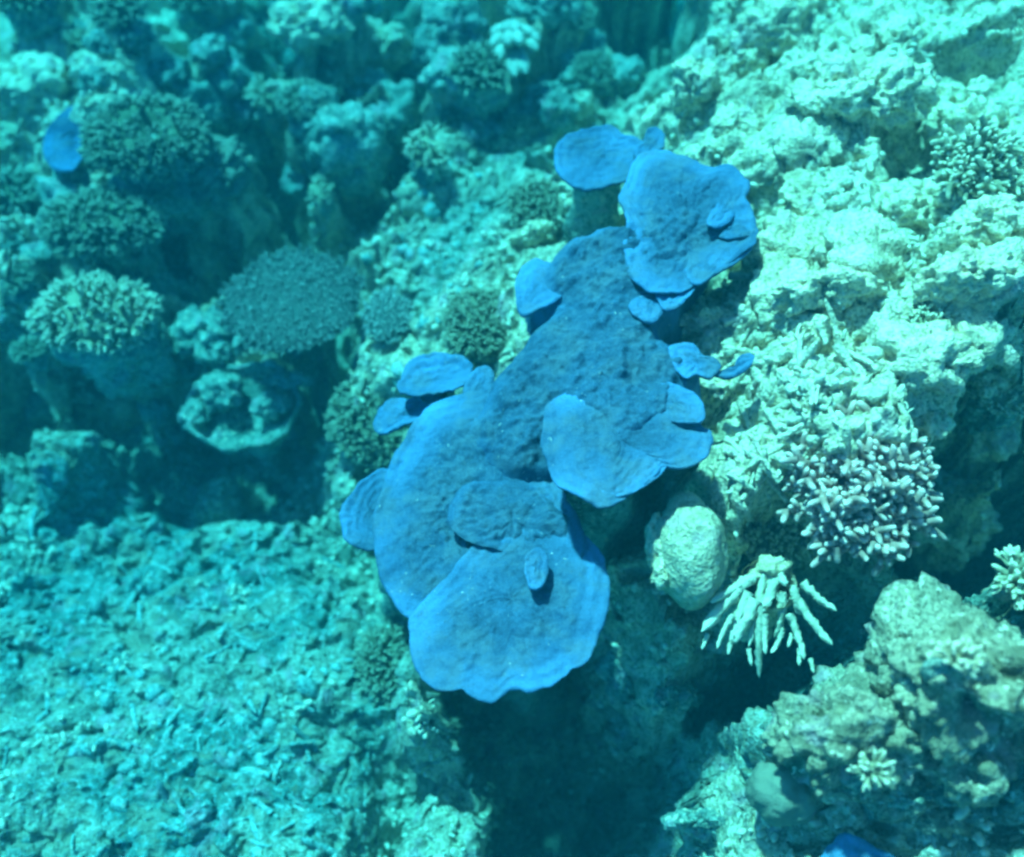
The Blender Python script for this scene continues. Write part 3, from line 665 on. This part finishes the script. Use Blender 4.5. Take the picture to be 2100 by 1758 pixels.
CLEAR = [(1050, 108, 85), (748, 190, 85), (452, 352, 85), (597, 618, 165), (795, 650, 75), (295, 275, 120), (130, 270, 80), (505, 838, 130), (190, 640, 120), (1410, 70, 130), (2008, 350, 85), (1760, 330, 100), (1880, 340, 60)]   # things that must stay in view
def heads(label, group, mat, n, spots, size, seed, name='knobbly_rock', flat=.7):
    r_ = random.Random(seed); ms = []
    for k in range(6):
        m = crag(name, (1.0 * .14, .9 * .14, flat * .14), seed + k, 1.0, 4); m.materials.append(M[mat]); ms.append(m)
    for k in range(n):
        u, v, su, sv = spots[k % len(spots)]
        u, v = r_.uniform(u - su, u + su), r_.uniform(v - sv, v + sv)
        if any(math.hypot(u - a, v - b) < c for a, b, c in CLEAR): continue
        p = hit(u, v); s_ = size * (.55 + .9 * r_.random() ** 1.4)
        o = obj(name, ms[k % 6], loc=(p.x, p.y, p.z + .02 * s_), rot=(r_.gauss(0, .25), r_.gauss(0, .25), r_.random() * 6.28), scale=(s_, s_ * r_.uniform(.8, 1.2), s_ * r_.uniform(.8, 1.3)))
        tag(o, label, 'coral rock', group)
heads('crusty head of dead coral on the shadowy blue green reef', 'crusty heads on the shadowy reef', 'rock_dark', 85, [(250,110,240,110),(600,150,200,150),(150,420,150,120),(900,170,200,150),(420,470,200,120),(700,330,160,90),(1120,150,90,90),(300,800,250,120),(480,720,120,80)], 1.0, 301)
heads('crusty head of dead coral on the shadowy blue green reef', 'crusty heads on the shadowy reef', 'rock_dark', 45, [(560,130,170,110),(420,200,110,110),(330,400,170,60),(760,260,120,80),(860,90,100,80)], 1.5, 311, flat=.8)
heads('knobbly pale coral rock on the sunlit slope', 'knobbly rocks on the sunlit slope', 'rock', 44, [(1650,150,180,130),(1700,400,150,120),(1950,200,150,180),(1800,620,220,120),(1980,820,110,120),(1620,560,80,120)], 1.0, 331, flat=.5)
heads('dimmed lump of coral rock on the lower boulders', 'dimmed lumps on the lower boulders', 'rock_mid', 26, [(1980,1320,110,90),(1750,1500,160,100),(1950,1560,130,120)], 1.0, 351)
# ------------------------------------------------------------------ branching corals with many small branchlets
def mound(name, a, b, h, seed, hollow=None):
    V, Fc = ico(4); P = V * np.array((a, b, h)); P = P * (1 + 0.16 * noise(V * 2 + seed, 1.3, seed)[:, None] + 0.05 * noise(V * 2 + seed, 6, seed)[:, None])
    if hollow: P[:, 2] -= 1.1 * h * np.exp(-((V[:, 0] - hollow[0]) ** 2 + (V[:, 1] - hollow[1]) ** 2) / (1.6 * hollow[2] ** 2)) * (V[:, 2] > 0)
    P += (0.03 * noise(P + seed, 24.0, seed))[:, None] * V
    return mesh_np(name, P, [Fc], {'tip': np.zeros(len(P))})
def bushy(label, u, v, du, dv, mat, n, bl, br, dome=0.5, hollow=None, seed=0, rise=0.0, name='branching_coral', sub=2, spread=1.0, tips=0.45, group=None, gap=0.0, table=False, lean=(0, 0), zc=None):
    """a colony whose top is a dome (dome = height / radius) or a table, thickly set with branchlets"""
    r_ = np.random.default_rng(seed + 100)
    p = hit(u, v + dv * 0.35); c = at_z(u, v, p.z + 0.08 + rise if zc is None else zc); a, b = plan(u, v, du, dv, c.z)
    fz = gz(c.x, c.y); h = dome * (a + b) / 2
    if not table: b = max(b - 0.35 * h, 0.6 * b)
    t = thing(name, label, 'coral', Vector((c.x, c.y, min(fz, c.z) - 0.02)), group); org = np.array(t.location[:])
    # body
    if table:
        V, Fc = ico(4); P = V * np.array((a * 0.93, b * 0.93, 0.045)); P[:, 2] += lean[0] * P[:, 0] + lean[1] * P[:, 1]
        P[:, :2] *= (1 + 0.10 * noise(V + seed, 1.5, seed))[:, None]
        obj('table_top', mesh_np('table_top', P + np.array(c[:]) - org, [Fc], {'tip': np.zeros(len(P))}), M[mat], t)
        stalk('stalk', c, Vector((c.x, c.y, min(fz, c.z - 0.1) - 0.1)), a * 0.35, a * 0.28, seed, M['rock_dark'], t, t.location)
    else:
        hh = h * 0.86; m = mound('base', a * 0.80, b * 0.80, hh * 0.9, seed, hollow)
        o = obj('base', m, M[mat], t, loc=Vector((0, 0, c.z - t.location.z - 0.25 * h)))
        if c.z - 0.6 * h > fz + 0.02:
            hz_ = (c.z - fz) / 2 + 0.12
            obj('pedestal', crag('pedestal', (a * 0.85, b * 0.85, hz_), seed + 200, 0.8, 5), M['rock_dark'], t, loc=Vector((c.x, c.y, c.z - 0.3 * h - hz_)) - t.location)
    # branchlets
    k = np.arange(n) + 0.5; rad = np.sqrt(k / n); th = k * 2.39996 + r_.normal(size=n) * 0.3; rad = np.clip(rad + r_.normal(size=n) * 0.02, 0, 1)
    x, y = rad * np.cos(th), rad * np.sin(th)
    if table:
        edge = 1 + 0.10 * noise(np.stack([np.cos(th), np.sin(th), np.zeros(n)], 1) + seed, 1.5, seed)
        P0 = np.stack([x * a * edge * .97, y * b * edge * .97, np.zeros(n)], 1); P0[:, 2] = lean[0] * P0[:, 0] + lean[1] * P0[:, 1] + 0.02 * (1 - rad ** 2)
        D = np.stack([x * rad * 1.1, y * rad * 1.1, np.ones(n)], 1) + r_.normal(size=(n, 3)) * 0.16; P0 = P0 + np.array(c[:])
    else:
        ph = rad * math.pi * 0.56; sx, sy, sz = np.sin(ph) * np.cos(th), np.sin(ph) * np.sin(th), np.cos(ph)
        S = np.stack([sx, sy, sz], 1); lump = 1 + 0.16 * noise(S * 2 + seed, 1.3, seed)
        P0 = S * np.array((a * 0.86, b * 0.86, h * 0.84)) * lump[:, None]
        D = S * np.array((1, 1, 1.2)) * spread + np.array((0, 0, 0.25)) + r_.normal(size=(n, 3)) * 0.25
        P0 = P0 + np.array((c.x, c.y, c.z - 0.25 * h))
    keep = np.ones(n, bool)
    if gap: keep &= noise(P0, 6.0, seed + 3) > -0.5 + gap
    if hollow: keep &= ((x - hollow[0]) ** 2 + (y - hollow[1]) ** 2) > hollow[2] ** 2 * r_.random(n) ** .6
    P0, D = P0[keep], D[keep]; nn = len(P0)
    L = bl * (0.65 + 0.7 * r_.random(nn)); Rr = br * (0.75 + 0.5 * r_.random(nn))
    Ds = [D]; Ps = [P0]; Ls = [L]; Rs = [Rr]
    Dn = D / np.linalg.norm(D, axis=1, keepdims=True)
    for q in range(sub):                                     # side twigs
        m_ = r_.random(nn) < 0.75
        Ps.append((P0 + Dn * (L * (0.3 + 0.3 * r_.random(nn)))[:, None])[m_]); Ds.append((Dn + r_.normal(size=(nn, 3)) * 0.75)[m_]); Ls.append((L * 0.55)[m_]); Rs.append((Rr * 0.75)[m_])
    P0 = np.vstack(Ps); D = np.vstack(Ds); L = np.concatenate(Ls); Rr = np.concatenate(Rs)
    V, Q, T3, tip = tubes(P0 - org, D, L, Rr, 5, bend=r_.normal(size=(len(P0), 3)) * 0.12, tipstart=tips)
    o = obj('branchlets', mesh_np('branchlets', V, [Q, T3], {'tip': tip}), M[mat], t)
    o['kind'] = 'stuff'
    return t
bushy('round flat table coral closely set with pale tipped spikes', 597, 618, 146, 110, 'acro_table', 1500, .040, .0062, tips=.72, seed=1, zc=-1.0, table=True, name='table_coral', sub=1, lean=(0.05, -0.12))
bushy('small table coral tucked against the larger table coral', 795, 650, 48, 52, 'acro_table', 330, .036, .0065, seed=2, zc=-.86, table=True, name='table_coral', sub=1)
bushy('large bushy coral dome with a hollow top', 295, 275, 135, 92, 'acro_brown', 800, .055, .010, dome=.55, hollow=(.05, .1, .33), seed=3, zc=-.72)
bushy('brown branching clump below the hollow coral dome', 205, 455, 135, 75, 'acro_brown', 620, .055, .010, dome=.5, seed=4, gap=.12, zc=-.98)
bushy('pale tipped branching coral standing over the dark gully', 190, 640, 132, 88, 'acro_pale', 480, .058, .012, dome=.5, seed=5, gap=.15, zc=-.95)
bushy('small branching tuft beside the lit rock head', 300, 690, 36, 26, 'acro_brown', 60, .05, .010, dome=.5, seed=6)
bushy('dense olive coral carpet between the sandy shelf and the blue neck', 985, 660, 78, 85, 'acro_olive', 760, .036, .008, dome=.45, seed=7, rise=.03)
bushy('olive coral thicket beneath the rounded blue lobe', 1105, 420, 62, 60, 'acro_olive', 460, .036, .008, dome=.45, seed=8)
bushy('tall olive brown branching coral beside the curling blue lobe', 770, 850, 92, 112, 'acro_olive', 640, .058, .011, dome=.6, seed=9, rise=.05, gap=.08)
bushy('short branched coral fringe under the scalloped blue lobe', 800, 1360, 68, 92, 'acro_olive', 420, .06, .011, dome=.5, seed=10, gap=.05)
bushy('low branching coral on the slope above the dark crevice', 640, 160, 62, 56, 'acro_brown', 200, .05, .011, dome=.4, seed=12, gap=.2, hollow=(.1,-.1,.45))
bushy('scrubby branching coral on the edge of the top hollow', 625, 205, 55, 38, 'acro_brown', 220, .045, .010, dome=.5, seed=13)
bushy('pale scrubby coral growing on the gully wall', 1905, 655, 34, 36, 'acro_pale', 90, .045, .010, dome=.5, seed=14)
bushy('tuft of stout white points on the craggy boulder', 1790, 1580, 26, 26, 'acro_pale', 22, .04, .010, dome=.5, seed=15, rise=.32)
bushy('row of white coral points on the tall folded boulder', 1965, 1345, 34, 18, 'acro_pale', 22, .04, .010, dome=.4, seed=16, rise=.30)
bushy('white pointed coral clinging to the shaded reef wall', 2092, 1190, 30, 50, 'acro_pale', 50, .06, .014, dome=.5, seed=17, rise=.2)
bushy('fine branching coral on the pale ledge slope', 2060, 800, 60, 50, 'acro_pale', 130, .04, .009, dome=.4, seed=18)
bushy('low stubby coral patch under the wall of the hollow sided rock', 1990, 1085, 70, 52, 'acro_pale', 170, .06, .012, dome=.4, seed=19)
bushy('stubby coral fringe spreading around the smooth dome coral', 1590, 1090, 95, 60, 'acro_pale', 300, .06, .013, dome=.35, seed=20, rise=.05)

def clone(t0, label, group, loc, s_, rz):
    t = t0.copy(); COL.objects.link(t); t.location = loc; t.scale = (s_, s_, s_); t.rotation_euler = (0, 0, rz); tag(t, label, 'coral', group)
    for ch in [o for o in COL.objects if o.parent == t0]:
        c_ = ch.copy(); COL.objects.link(c_); c_.parent = t
GL = 'small brown branching coral clump scattered over the shadowy reef'
tmpl = [bushy(GL, 830, 60, 34, 26, 'acro_brown', 110, .05, .009, dome=.5, seed=61, group='small clumps on the shadowy reef'), bushy(GL, 560, 330, 30, 24, 'acro_pale', 70, .055, .011, dome=.45, seed=62, gap=.1, group='small clumps on the shadowy reef'), bushy(GL, 930, 240, 32, 24, 'acro_brown', 90, .045, .009, dome=.4, seed=63, group='small clumps on the shadowy reef')]
r_ = random.Random(5)
for k, (u, v) in enumerate([(90,60),(170,120),(240,50),(420,40),(520,30),(560,110),(700,40),(860,140),(930,60),(980,180),(1090,120),(1180,60),(1210,180),(60,250),(460,250),(520,180),(690,250),(40,420),(300,400),(370,470),(30,560),(330,560),(680,420),(730,380),(840,280),(900,330),(1060,260),(420,780),(520,770),(80,760),(640,330),(580,240)]):
    if any(math.hypot(u - a, v - b) < c for a, b, c in CLEAR): continue
    p = hit(u + r_.gauss(0, 12), v + r_.gauss(0, 10)); clone(tmpl[k % 3], GL, 'small clumps on the shadowy reef', Vector((p.x, p.y, p.z - .01)), .7 + .9 * r_.random(), r_.random() * 6.28)

# corals whose branches can be told apart: each branch a part of its own
BR = []
for k in range(6):                                            # six shared branch shapes, each a stem with knobs
    r_ = np.random.default_rng(k + 900); P0 = [(0, 0, -.03)]; D = [(0, 0, 1)]; L = [.15]; Rr = [.014]
    for q in range(6):
        a = q * 2.4 + k; t = .05 + .015 * q
        P0.append((0, 0, t)); D.append((math.cos(a) * .9, math.sin(a) * .9, .8)); L.append(.035 + .03 * r_.random()); Rr.append(.011 + .003 * r_.random())
    V, Q, T3, tip = tubes(np.array(P0), np.array(D) + r_.normal(size=(7, 3)) * .15, np.array(L), np.array(Rr), 7, bend=r_.normal(size=(7, 3)) * .15, rs=(1, .95, .9, .66, 0), tipstart=.45)
    BR.append(mesh_np('branch', V, [Q, T3], {'tip': tip}))
def branchy(label, u, v, du, dv, mat, n, size, dome=.6, seed=0, rise=0.0, name='branching_coral'):
    r_ = random.Random(seed); p = hit(u, v + dv * .35); c = at_z(u, v, p.z + .06 + rise); a, b = plan(u, v, du, dv, c.z); h = dome * (a + b) / 2; b = max(b - .3 * h, .6 * b)
    t = thing(name, label, 'coral', Vector((c.x, c.y, min(gz(c.x, c.y), c.z) - .02))); dz = c.z - t.location.z
    obj('base', mound('base', a * .66, b * .66, h * .62, seed), M[mat], t, loc=(0, 0, dz - .25 * h))
    if dz > 0.1: stalk('stalk', c, Vector((c.x, c.y, gz(c.x, c.y) - .1)), a * .45, a * .4, seed, M['rock_dark'], t, t.location)
    ms = []
    for m0 in BR:
        m = m0.copy(); m.materials.clear(); m.materials.append(M[mat]); ms.append(m)
    for k in range(n):
        rad = math.sqrt((k + .5) / n); th = k * 2.39996 + r_.gauss(0, .2); ph = rad * 1.65
        s = Vector((math.sin(ph) * math.cos(th), math.sin(ph) * math.sin(th), math.cos(ph)))
        o = obj('branch', ms[k % 6], None, t, loc=Vector((s.x * a * .60, s.y * b * .60, dz - .25 * h + s.z * h * .58)))
        d = Vector((s.x, s.y, s.z + .3)) + Vector((r_.gauss(0, .15), r_.gauss(0, .15), r_.gauss(0, .15)))
        o.rotation_mode = 'QUATERNION'; o.rotation_quaternion = d.normalized().to_track_quat('Z', 'Y') @ Euler((0, 0, r_.random() * 6)).to_quaternion()
        k_ = size * (.65 + .65 * r_.random()); o.scale = (k_, k_, k_ * (.8 + .5 * r_.random()))
    return t
branchy('pinkish white bushy coral on the bright reef slope', 1762, 985, 128, 158, 'acro_pink', 280, 1.0, dome=.62, seed=3, rise=.22)
branchy('pale yellow tufted coral beside the shadowed gully', 2008, 350, 66, 50, 'acro_pale', 70, .85, dome=.6, seed=4, rise=.06)

def fingers(label, name, u, v, specs, mat, rise=.1, bumpy=.10, part='finger', fat=1.0):
    """specs: (u, v of the tip, rise of the tip in metres, root radius, tip radius); the fingers spring from (u, v)"""
    p = hit(u, v); c = Vector((p.x, p.y, p.z + rise)); t = thing(name, label, 'coral', Vector((p.x, p.y, p.z - .03)))
    for k, (fu, fv, dz, r0, r1) in enumerate(specs):
        e = at_z(fu, fv, c.z + dz); d = e - c; L = d.length; r0 *= fat; r1 *= fat
        V, Q, tip = finger(L, r0, r1, (random.gauss(0, .012), random.gauss(0, .012), 0), 12, 11, k + 3, bumpy)
        obj(part, mesh_np(part, V, [Q], {'tip': tip}), M[mat], t, loc=c - t.location, rot=aim(d))
    return t, c
t, c = fingers('coral of fat rounded pale fingers spreading like a hand', 'finger_coral', 1050, 108,
    [(1012,72,.10,.022,.036),(1040,60,.16,.022,.036),(1063,62,.18,.022,.034),(1085,72,.14,.022,.034),(1102,85,.12,.022,.032),(1100,104,.10,.022,.032),(1015,98,.10,.022,.036),(1020,125,.08,.022,.038),(1062,152,.06,.022,.034),(1082,150,.06,.022,.034),(1046,150,.05,.02,.03),(1040,88,.18,.022,.036),(1066,90,.19,.022,.034)], 'leather', rise=.24, bumpy=.05, fat=1.4)
obj('base', mound('base', .07, .06, .10, 5), M['leather'], t, loc=(0, 0, .08))
t, c = fingers('knobbly folded coral of short pale lobes', 'lobed_coral', 748, 190,
    [(710,150,.06,.03,.042),(735,140,.08,.03,.042),(760,138,.1,.03,.04),(785,142,.08,.03,.04),(800,160,.06,.03,.042),(705,178,.06,.03,.042),(730,168,.12,.03,.042),(755,165,.14,.03,.04),(780,172,.1,.03,.042),(712,205,.04,.03,.04),(735,200,.1,.03,.042),(765,195,.1,.03,.04),(790,192,.05,.03,.04),(730,225,.03,.03,.04),(755,222,.03,.03,.04),(702,222,.02,.03,.036)], 'leather', rise=.05, bumpy=.10, part='lobe')
obj('base', mound('base', .10, .09, .09, 6), M['leather'], t, loc=(0, 0, .04))
p = hit(1575, 1195); c = Vector((p.x, p.y, p.z + .22)); zc_ = 0.0
t = thing('dead_branching_coral', 'splayed dead coral branches hanging over the crevice', 'coral', Vector((p.x, p.y, p.z - .03)))
for k, (u0, v0, u1, v1, dz, r0, r1) in enumerate([(1528,1192,1440,1290,.02,.026,.018),(1535,1215,1490,1318,-.06,.022,.016),(1552,1232,1506,1322,-.05,.026,.022),(1568,1160,1548,1330,-.10,.022,.014),(1560,1240,1546,1398,-.18,.018,.010),
     (1588,1178,1578,1262,-.02,.026,.018),(1600,1150,1590,1200,.02,.022,.018),(1600,1215,1622,1308,-.08,.020,.013),(1625,1200,1640,1262,-.03,.020,.014),(1620,1260,1655,1345,-.08,.016,.012),(1635,1230,1695,1330,-.04,.020,.013),
     (1545,1185,1452,1235,.03,.020,.013),(1505,1262,1455,1318,-.05,.012,.008),(1570,1260,1562,1340,-.08,.014,.010),(1605,1290,1598,1335,-.06,.012,.008),(1645,1195,1705,1262,-.02,.018,.012)]):
    q0 = at_z(u0, v0, zc_); q1 = at_z(u1, v1, zc_ + dz); d = q1 - q0
    V, Q, tip = finger(d.length, r0, r1, (random.gauss(0, .025), random.gauss(0, .025), 0), 10, 14, k + 3, .34)
    obj('branch', mesh_np('branch', V, [Q], {'tip': tip}), M['bone'], t, loc=q0 - t.location, rot=aim(d))
for k, (fu, fv, L) in enumerate([(1452,1300,.07),(1497,1318,.05),(1535,1330,.07),(1625,1300,.06),(1640,1330,.07),(1662,1350,.06)]):
    e = at_z(fu, fv, zc_ - .06); V, Q, tip = finger(L, .011, .007, (0, 0, 0), 8, 8, k + 40, .2)
    obj('twig', mesh_np('twig', V, [Q], {'tip': tip}), M['bone'], t, loc=e - t.location, rot=aim(at_z(fu + random.gauss(0, 8), fv + 40, zc_ - .08) - e))
c = at_z(1575, 1195, zc_)
stalk('stalk', c, Vector((c.x, c.y, gz(c.x, c.y) - .1)), .10, .14, 33, M['rock'], t, t.location)
obj('base', crag('base', (.09, .05, .09), 77, 1.0, 4), M['rock'], t, loc=at_z(1580, 1172, zc_ - .04) - t.location)

# smooth dome coral with its round knob
c = at_z(1412, 1135, .02); a, b = plan(1412, 1135, 80, 118, c.z)
t = thing('dome_coral', 'smooth pale egg shaped dome coral at the foot of the rubble slope', 'coral', Vector((c.x, c.y, gz(c.x, c.y) - .03)))
def dome_mesh(name, size, seed, amp=.05):
    V, Fc = ico(5); P = V * np.array(size); f = 1 + amp * 1.6 * noise(V + seed, 1.5, seed) + amp * .5 * noise(V + seed, 4.5, seed + 1) + amp * .25 * noise(V + seed, 14, seed + 2)
    w1, v1 = worley(V + seed, 5.0, seed); f = f - amp * 1.2 * sstep(.72, .95, v1) * np.maximum(0, .5 - w1) * 2
    return mesh_np(name, P * f[:, None], [Fc], {'tip': np.zeros(len(P))})
obj('dome', dome_mesh('dome', (a * .95, b * .88, .24), 3, .07), M['massive'], t, loc=c - t.location, rot=(0, 0, R(8)))
k_ = at_z(1408, 1042, c.z + .10); obj('knob', dome_mesh('knob', (.075, .07, .06), 9, .10), M['massive'], t, loc=k_ - t.location)
cr_ = at_z(1352, 1130, c.z + .02); obj('crust', crag('crust', (.05, .17, .10), 91, .7, 4), M['rock'], t, loc=cr_ - t.location)
# round knob of sponge under the boulder
p = hit(1600, 1650); c = at_z(1602, 1625, p.z + .16)
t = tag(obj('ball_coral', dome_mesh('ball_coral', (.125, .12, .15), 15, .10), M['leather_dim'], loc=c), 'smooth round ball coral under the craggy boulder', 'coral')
# folded leathery coral
def leather_mesh(name, size, seed):
    V, Fc = ico(6); P = V * np.array(size); Q = V * 1.2 + seed
    f = 1 + .28 * np.abs(noise(Q, 1.5, seed)) * 2 - .30 * sstep(.0, .16, .16 - np.abs(noise(Q, 1.9, seed + 4))) + .03 * np.sin(V[:, 0] * 46 + V[:, 1] * 20 + 6 * noise(Q, 2, seed + 5))
    return mesh_np(name, P * f[:, None], [Fc], {'tip': np.zeros(len(P))})
p = hit(450, 385); c = at_z(452, 352, p.z + .12); a, b = plan(452, 352, 50, 60, c.z)
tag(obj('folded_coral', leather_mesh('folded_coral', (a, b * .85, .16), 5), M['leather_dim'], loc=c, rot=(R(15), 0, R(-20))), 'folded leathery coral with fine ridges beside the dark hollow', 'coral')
# bowl coral: a wide saucer with a raised rim standing in the shade
c = at_z(505, 838, -1.45); a, b = plan(505, 838, 122, 92, c.z); t = thing('bowl_coral', 'wide saucer shaped coral with a raised pale rim in the shaded gully', 'coral', Vector((c.x, c.y, gz(c.x, c.y) - .02)))
A, prof = 110, [(.0, -.10), (.25, -.11), (.5, -.10), (.7, -.08), (.84, -.04), (.92, .03), (.96, .07), (1.0, .06), (1.0, .03), (.94, -.02), (.8, -.09), (.5, -.16), (.3, -.30), (.28, -.5)]
V = []
for (r_, z_) in prof:
    for j in range(A):
        th = 2 * math.pi * j / A; V.append((math.cos(th) * r_ * a, math.sin(th) * r_ * b, z_))
V = np.array(V); f = 1 + .10 * noise(V * np.array((1, 1, .2)), 4.0, 8) + .03 * noise(V, 18.0, 9); V[:, :2] *= f[:, None]; V[:, 2] += .08 * noise(V, 5.0, 10) + .03 * noise(V, 15.0, 12) - .08 * V[:, 1]
Q = [(k * A + j, k * A + (j + 1) % A, (k + 1) * A + (j + 1) % A, (k + 1) * A + j) for k in range(len(prof) - 1) for j in range(A)]
obj('saucer', mesh_np('saucer', V, [np.array(Q), np.array([list(range(3))])][:1], {'tip': np.zeros(len(V))}), M['rock_dark'], t, loc=c - t.location)
obj('lump', crag('lump', (.14, .13, .10), 93, .9, 4), M['rock_dark'], t, loc=at_z(450, 800, c.z + .03) - t.location)
obj('lump', crag('lump', (.16, .07, .06), 95, .9, 4), M['rock_dark'], t, loc=at_z(590, 780, c.z + .02) - t.location)
obj('lump', crag('lump', (.10, .12, .07), 96, .9, 4), M['rock_dark'], t, loc=at_z(400, 850, c.z) - t.location)
obj('lump', crag('lump', (.12, .10, .09), 94, .9, 4), M['rock_dark'], t, loc=at_z(560, 830, c.z) - t.location)

# ------------------------------------------------------------------ loose coral rubble
RUB = []
for k in range(8):
    if k < 5:
        V, Q, tip = finger(.11 + .02 * k, .015, .012, (.02 * (k % 3), .01, 0), 7, 7, 60 + k, .2); V = V - V.mean(0)
        RUB.append(mesh_np('rubble_stick', V, [Q]))
    else:
        V, Fc = ico(2); P = V * np.array((.035, .026, .016 + .004 * (k - 5))) * (1 + .35 * noise(V + k, 1.4, k) + .2 * noise(V + k, 4, k))[:, None]
        RUB.append(mesh_np('rubble_chunk', P, [Fc]))
for m in RUB: m.materials.append(M['rubble'])
def slope_q(x, y):
    e = .03; n = Vector((gz(x - e, y) - gz(x + e, y), gz(x, y - e) - gz(x, y + e), 2 * e)).normalized()
    return n.to_track_quat('Z', 'Y')
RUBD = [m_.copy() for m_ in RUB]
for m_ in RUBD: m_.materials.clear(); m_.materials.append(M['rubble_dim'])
def scatter(nm, n, spots, size, az, label, group, variants):
    r_ = random.Random(len(label))
    for k in range(n):
        u, v, su, sv = spots[k % len(spots)]; p = hit(r_.gauss(u, su), r_.gauss(v, sv))
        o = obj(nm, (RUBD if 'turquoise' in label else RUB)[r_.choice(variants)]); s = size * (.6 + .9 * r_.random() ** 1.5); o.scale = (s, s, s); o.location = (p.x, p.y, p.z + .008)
        o.rotation_mode = 'QUATERNION'
        d = Euler((0, 0, az + r_.gauss(0, .55))).to_quaternion() @ Euler((0, R(90) + r_.gauss(0, .22), 0)).to_quaternion() if 'stick' in nm else Euler((0, 0, r_.random() * 6)).to_quaternion()
        o.rotation_quaternion = slope_q(p.x, p.y) @ d
        tag(o, label, 'rubble', group)
scatter('rubble_stick', 130, [(1560, 800, 60, 90), (1600, 700, 80, 60), (1540, 930, 40, 60), (1680, 830, 60, 70), (1560, 600, 60, 40)], 1.0, R(70), 'broken coral stick lying on the bright slope beside the blue fan', 'coral sticks on the bright slope', [0, 1, 2, 3, 4])
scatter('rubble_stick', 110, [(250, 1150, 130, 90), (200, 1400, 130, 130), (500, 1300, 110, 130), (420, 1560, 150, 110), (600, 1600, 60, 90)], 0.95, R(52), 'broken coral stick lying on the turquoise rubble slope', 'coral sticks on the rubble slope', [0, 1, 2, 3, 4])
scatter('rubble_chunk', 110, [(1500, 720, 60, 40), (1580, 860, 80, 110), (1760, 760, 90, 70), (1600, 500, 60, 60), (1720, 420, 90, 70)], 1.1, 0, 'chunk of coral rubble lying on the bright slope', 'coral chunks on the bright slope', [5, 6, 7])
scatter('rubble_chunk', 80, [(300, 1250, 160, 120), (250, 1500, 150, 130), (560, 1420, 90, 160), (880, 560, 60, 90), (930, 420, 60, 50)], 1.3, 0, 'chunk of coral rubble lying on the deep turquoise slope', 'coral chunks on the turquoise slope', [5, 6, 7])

# ------------------------------------------------------------------ small growth over the whole reef
n = 15000
x = rng.uniform(-3.4, 2.5, n); y = rng.uniform(0.0, 5.3, n); z = bil(Zg, xs, ys, x, y)
P = np.stack([x, y, z], 1); tintv = bil(water_tint.reshape(gx.shape), xs, ys, x, y)
keep = (noise(P, 1.8, 71) + .5 * noise(P, 5.0, 72) + .12 * rng.normal(size=n)) > -.02 + .6 * tintv
P = P[keep]; n = len(P); e = .02
nrm = np.stack([bil(Zg, xs, ys, P[:, 0] - e, P[:, 1]) - bil(Zg, xs, ys, P[:, 0] + e, P[:, 1]), bil(Zg, xs, ys, P[:, 0], P[:, 1] - e) - bil(Zg, xs, ys, P[:, 0], P[:, 1] + e), np.full(n, 2 * e)], 1)
nrm /= np.linalg.norm(nrm, axis=1, keepdims=True)
s = rng.uniform(.5, 1.3, n)
V, Q, T3, tip = tubes(P - nrm * .012, nrm + rng.normal(size=(n, 3)) * .4, .040 * s, .013 * s * rng.uniform(.7, 1.5, n), 6, ts=(0, .5, .8, 1.0), rs=(1, 1, .75, 0), bend=rng.normal(size=(n, 3)) * .2)
g = obj('coral_growth', mesh_np('coral_growth', V, [Q, T3], {'tip': tip}), M['bone'])
tag(g, 'small knobs of coral growth covering the reef rock', 'coral growth', kind='stuff')

# ------------------------------------------------------------------ the water
bm = bmesh.new(); bmesh.ops.create_cube(bm, size=1.0)
me = bpy.data.meshes.new('haze'); bm.to_mesh(me); bm.free()
Zmin = float(Z.min()); top = CAM_POS.z + 0.15
hz = obj('haze', me, loc=(0, 3.4, (Zmin - 1 + top) / 2), scale=(30, 30, top - Zmin + 1))
m = bpy.data.materials.new('sea_water'); m.use_nodes = True; nt = m.node_tree; nt.nodes.clear()
out = nt.nodes.new('ShaderNodeOutputMaterial'); pv = nt.nodes.new('ShaderNodeVolumePrincipled')
WATER = dict(color=(0.0003, 0.0190, 0.0265), absorb=(0.0, 0.60, 0.80), density=0.300)
pv.inputs['Color'].default_value = (*WATER['color'], 1); pv.inputs['Absorption Color'].default_value = (*WATER['absorb'], 1)
pv.inputs['Density'].default_value = WATER['density']; pv.inputs['Anisotropy'].default_value = 0.0
nt.links.new(pv.outputs[0], out.inputs['Volume']); me.materials.append(m)
tag(hz, 'blue green sea water filling the whole reef', 'water', kind='stuff')
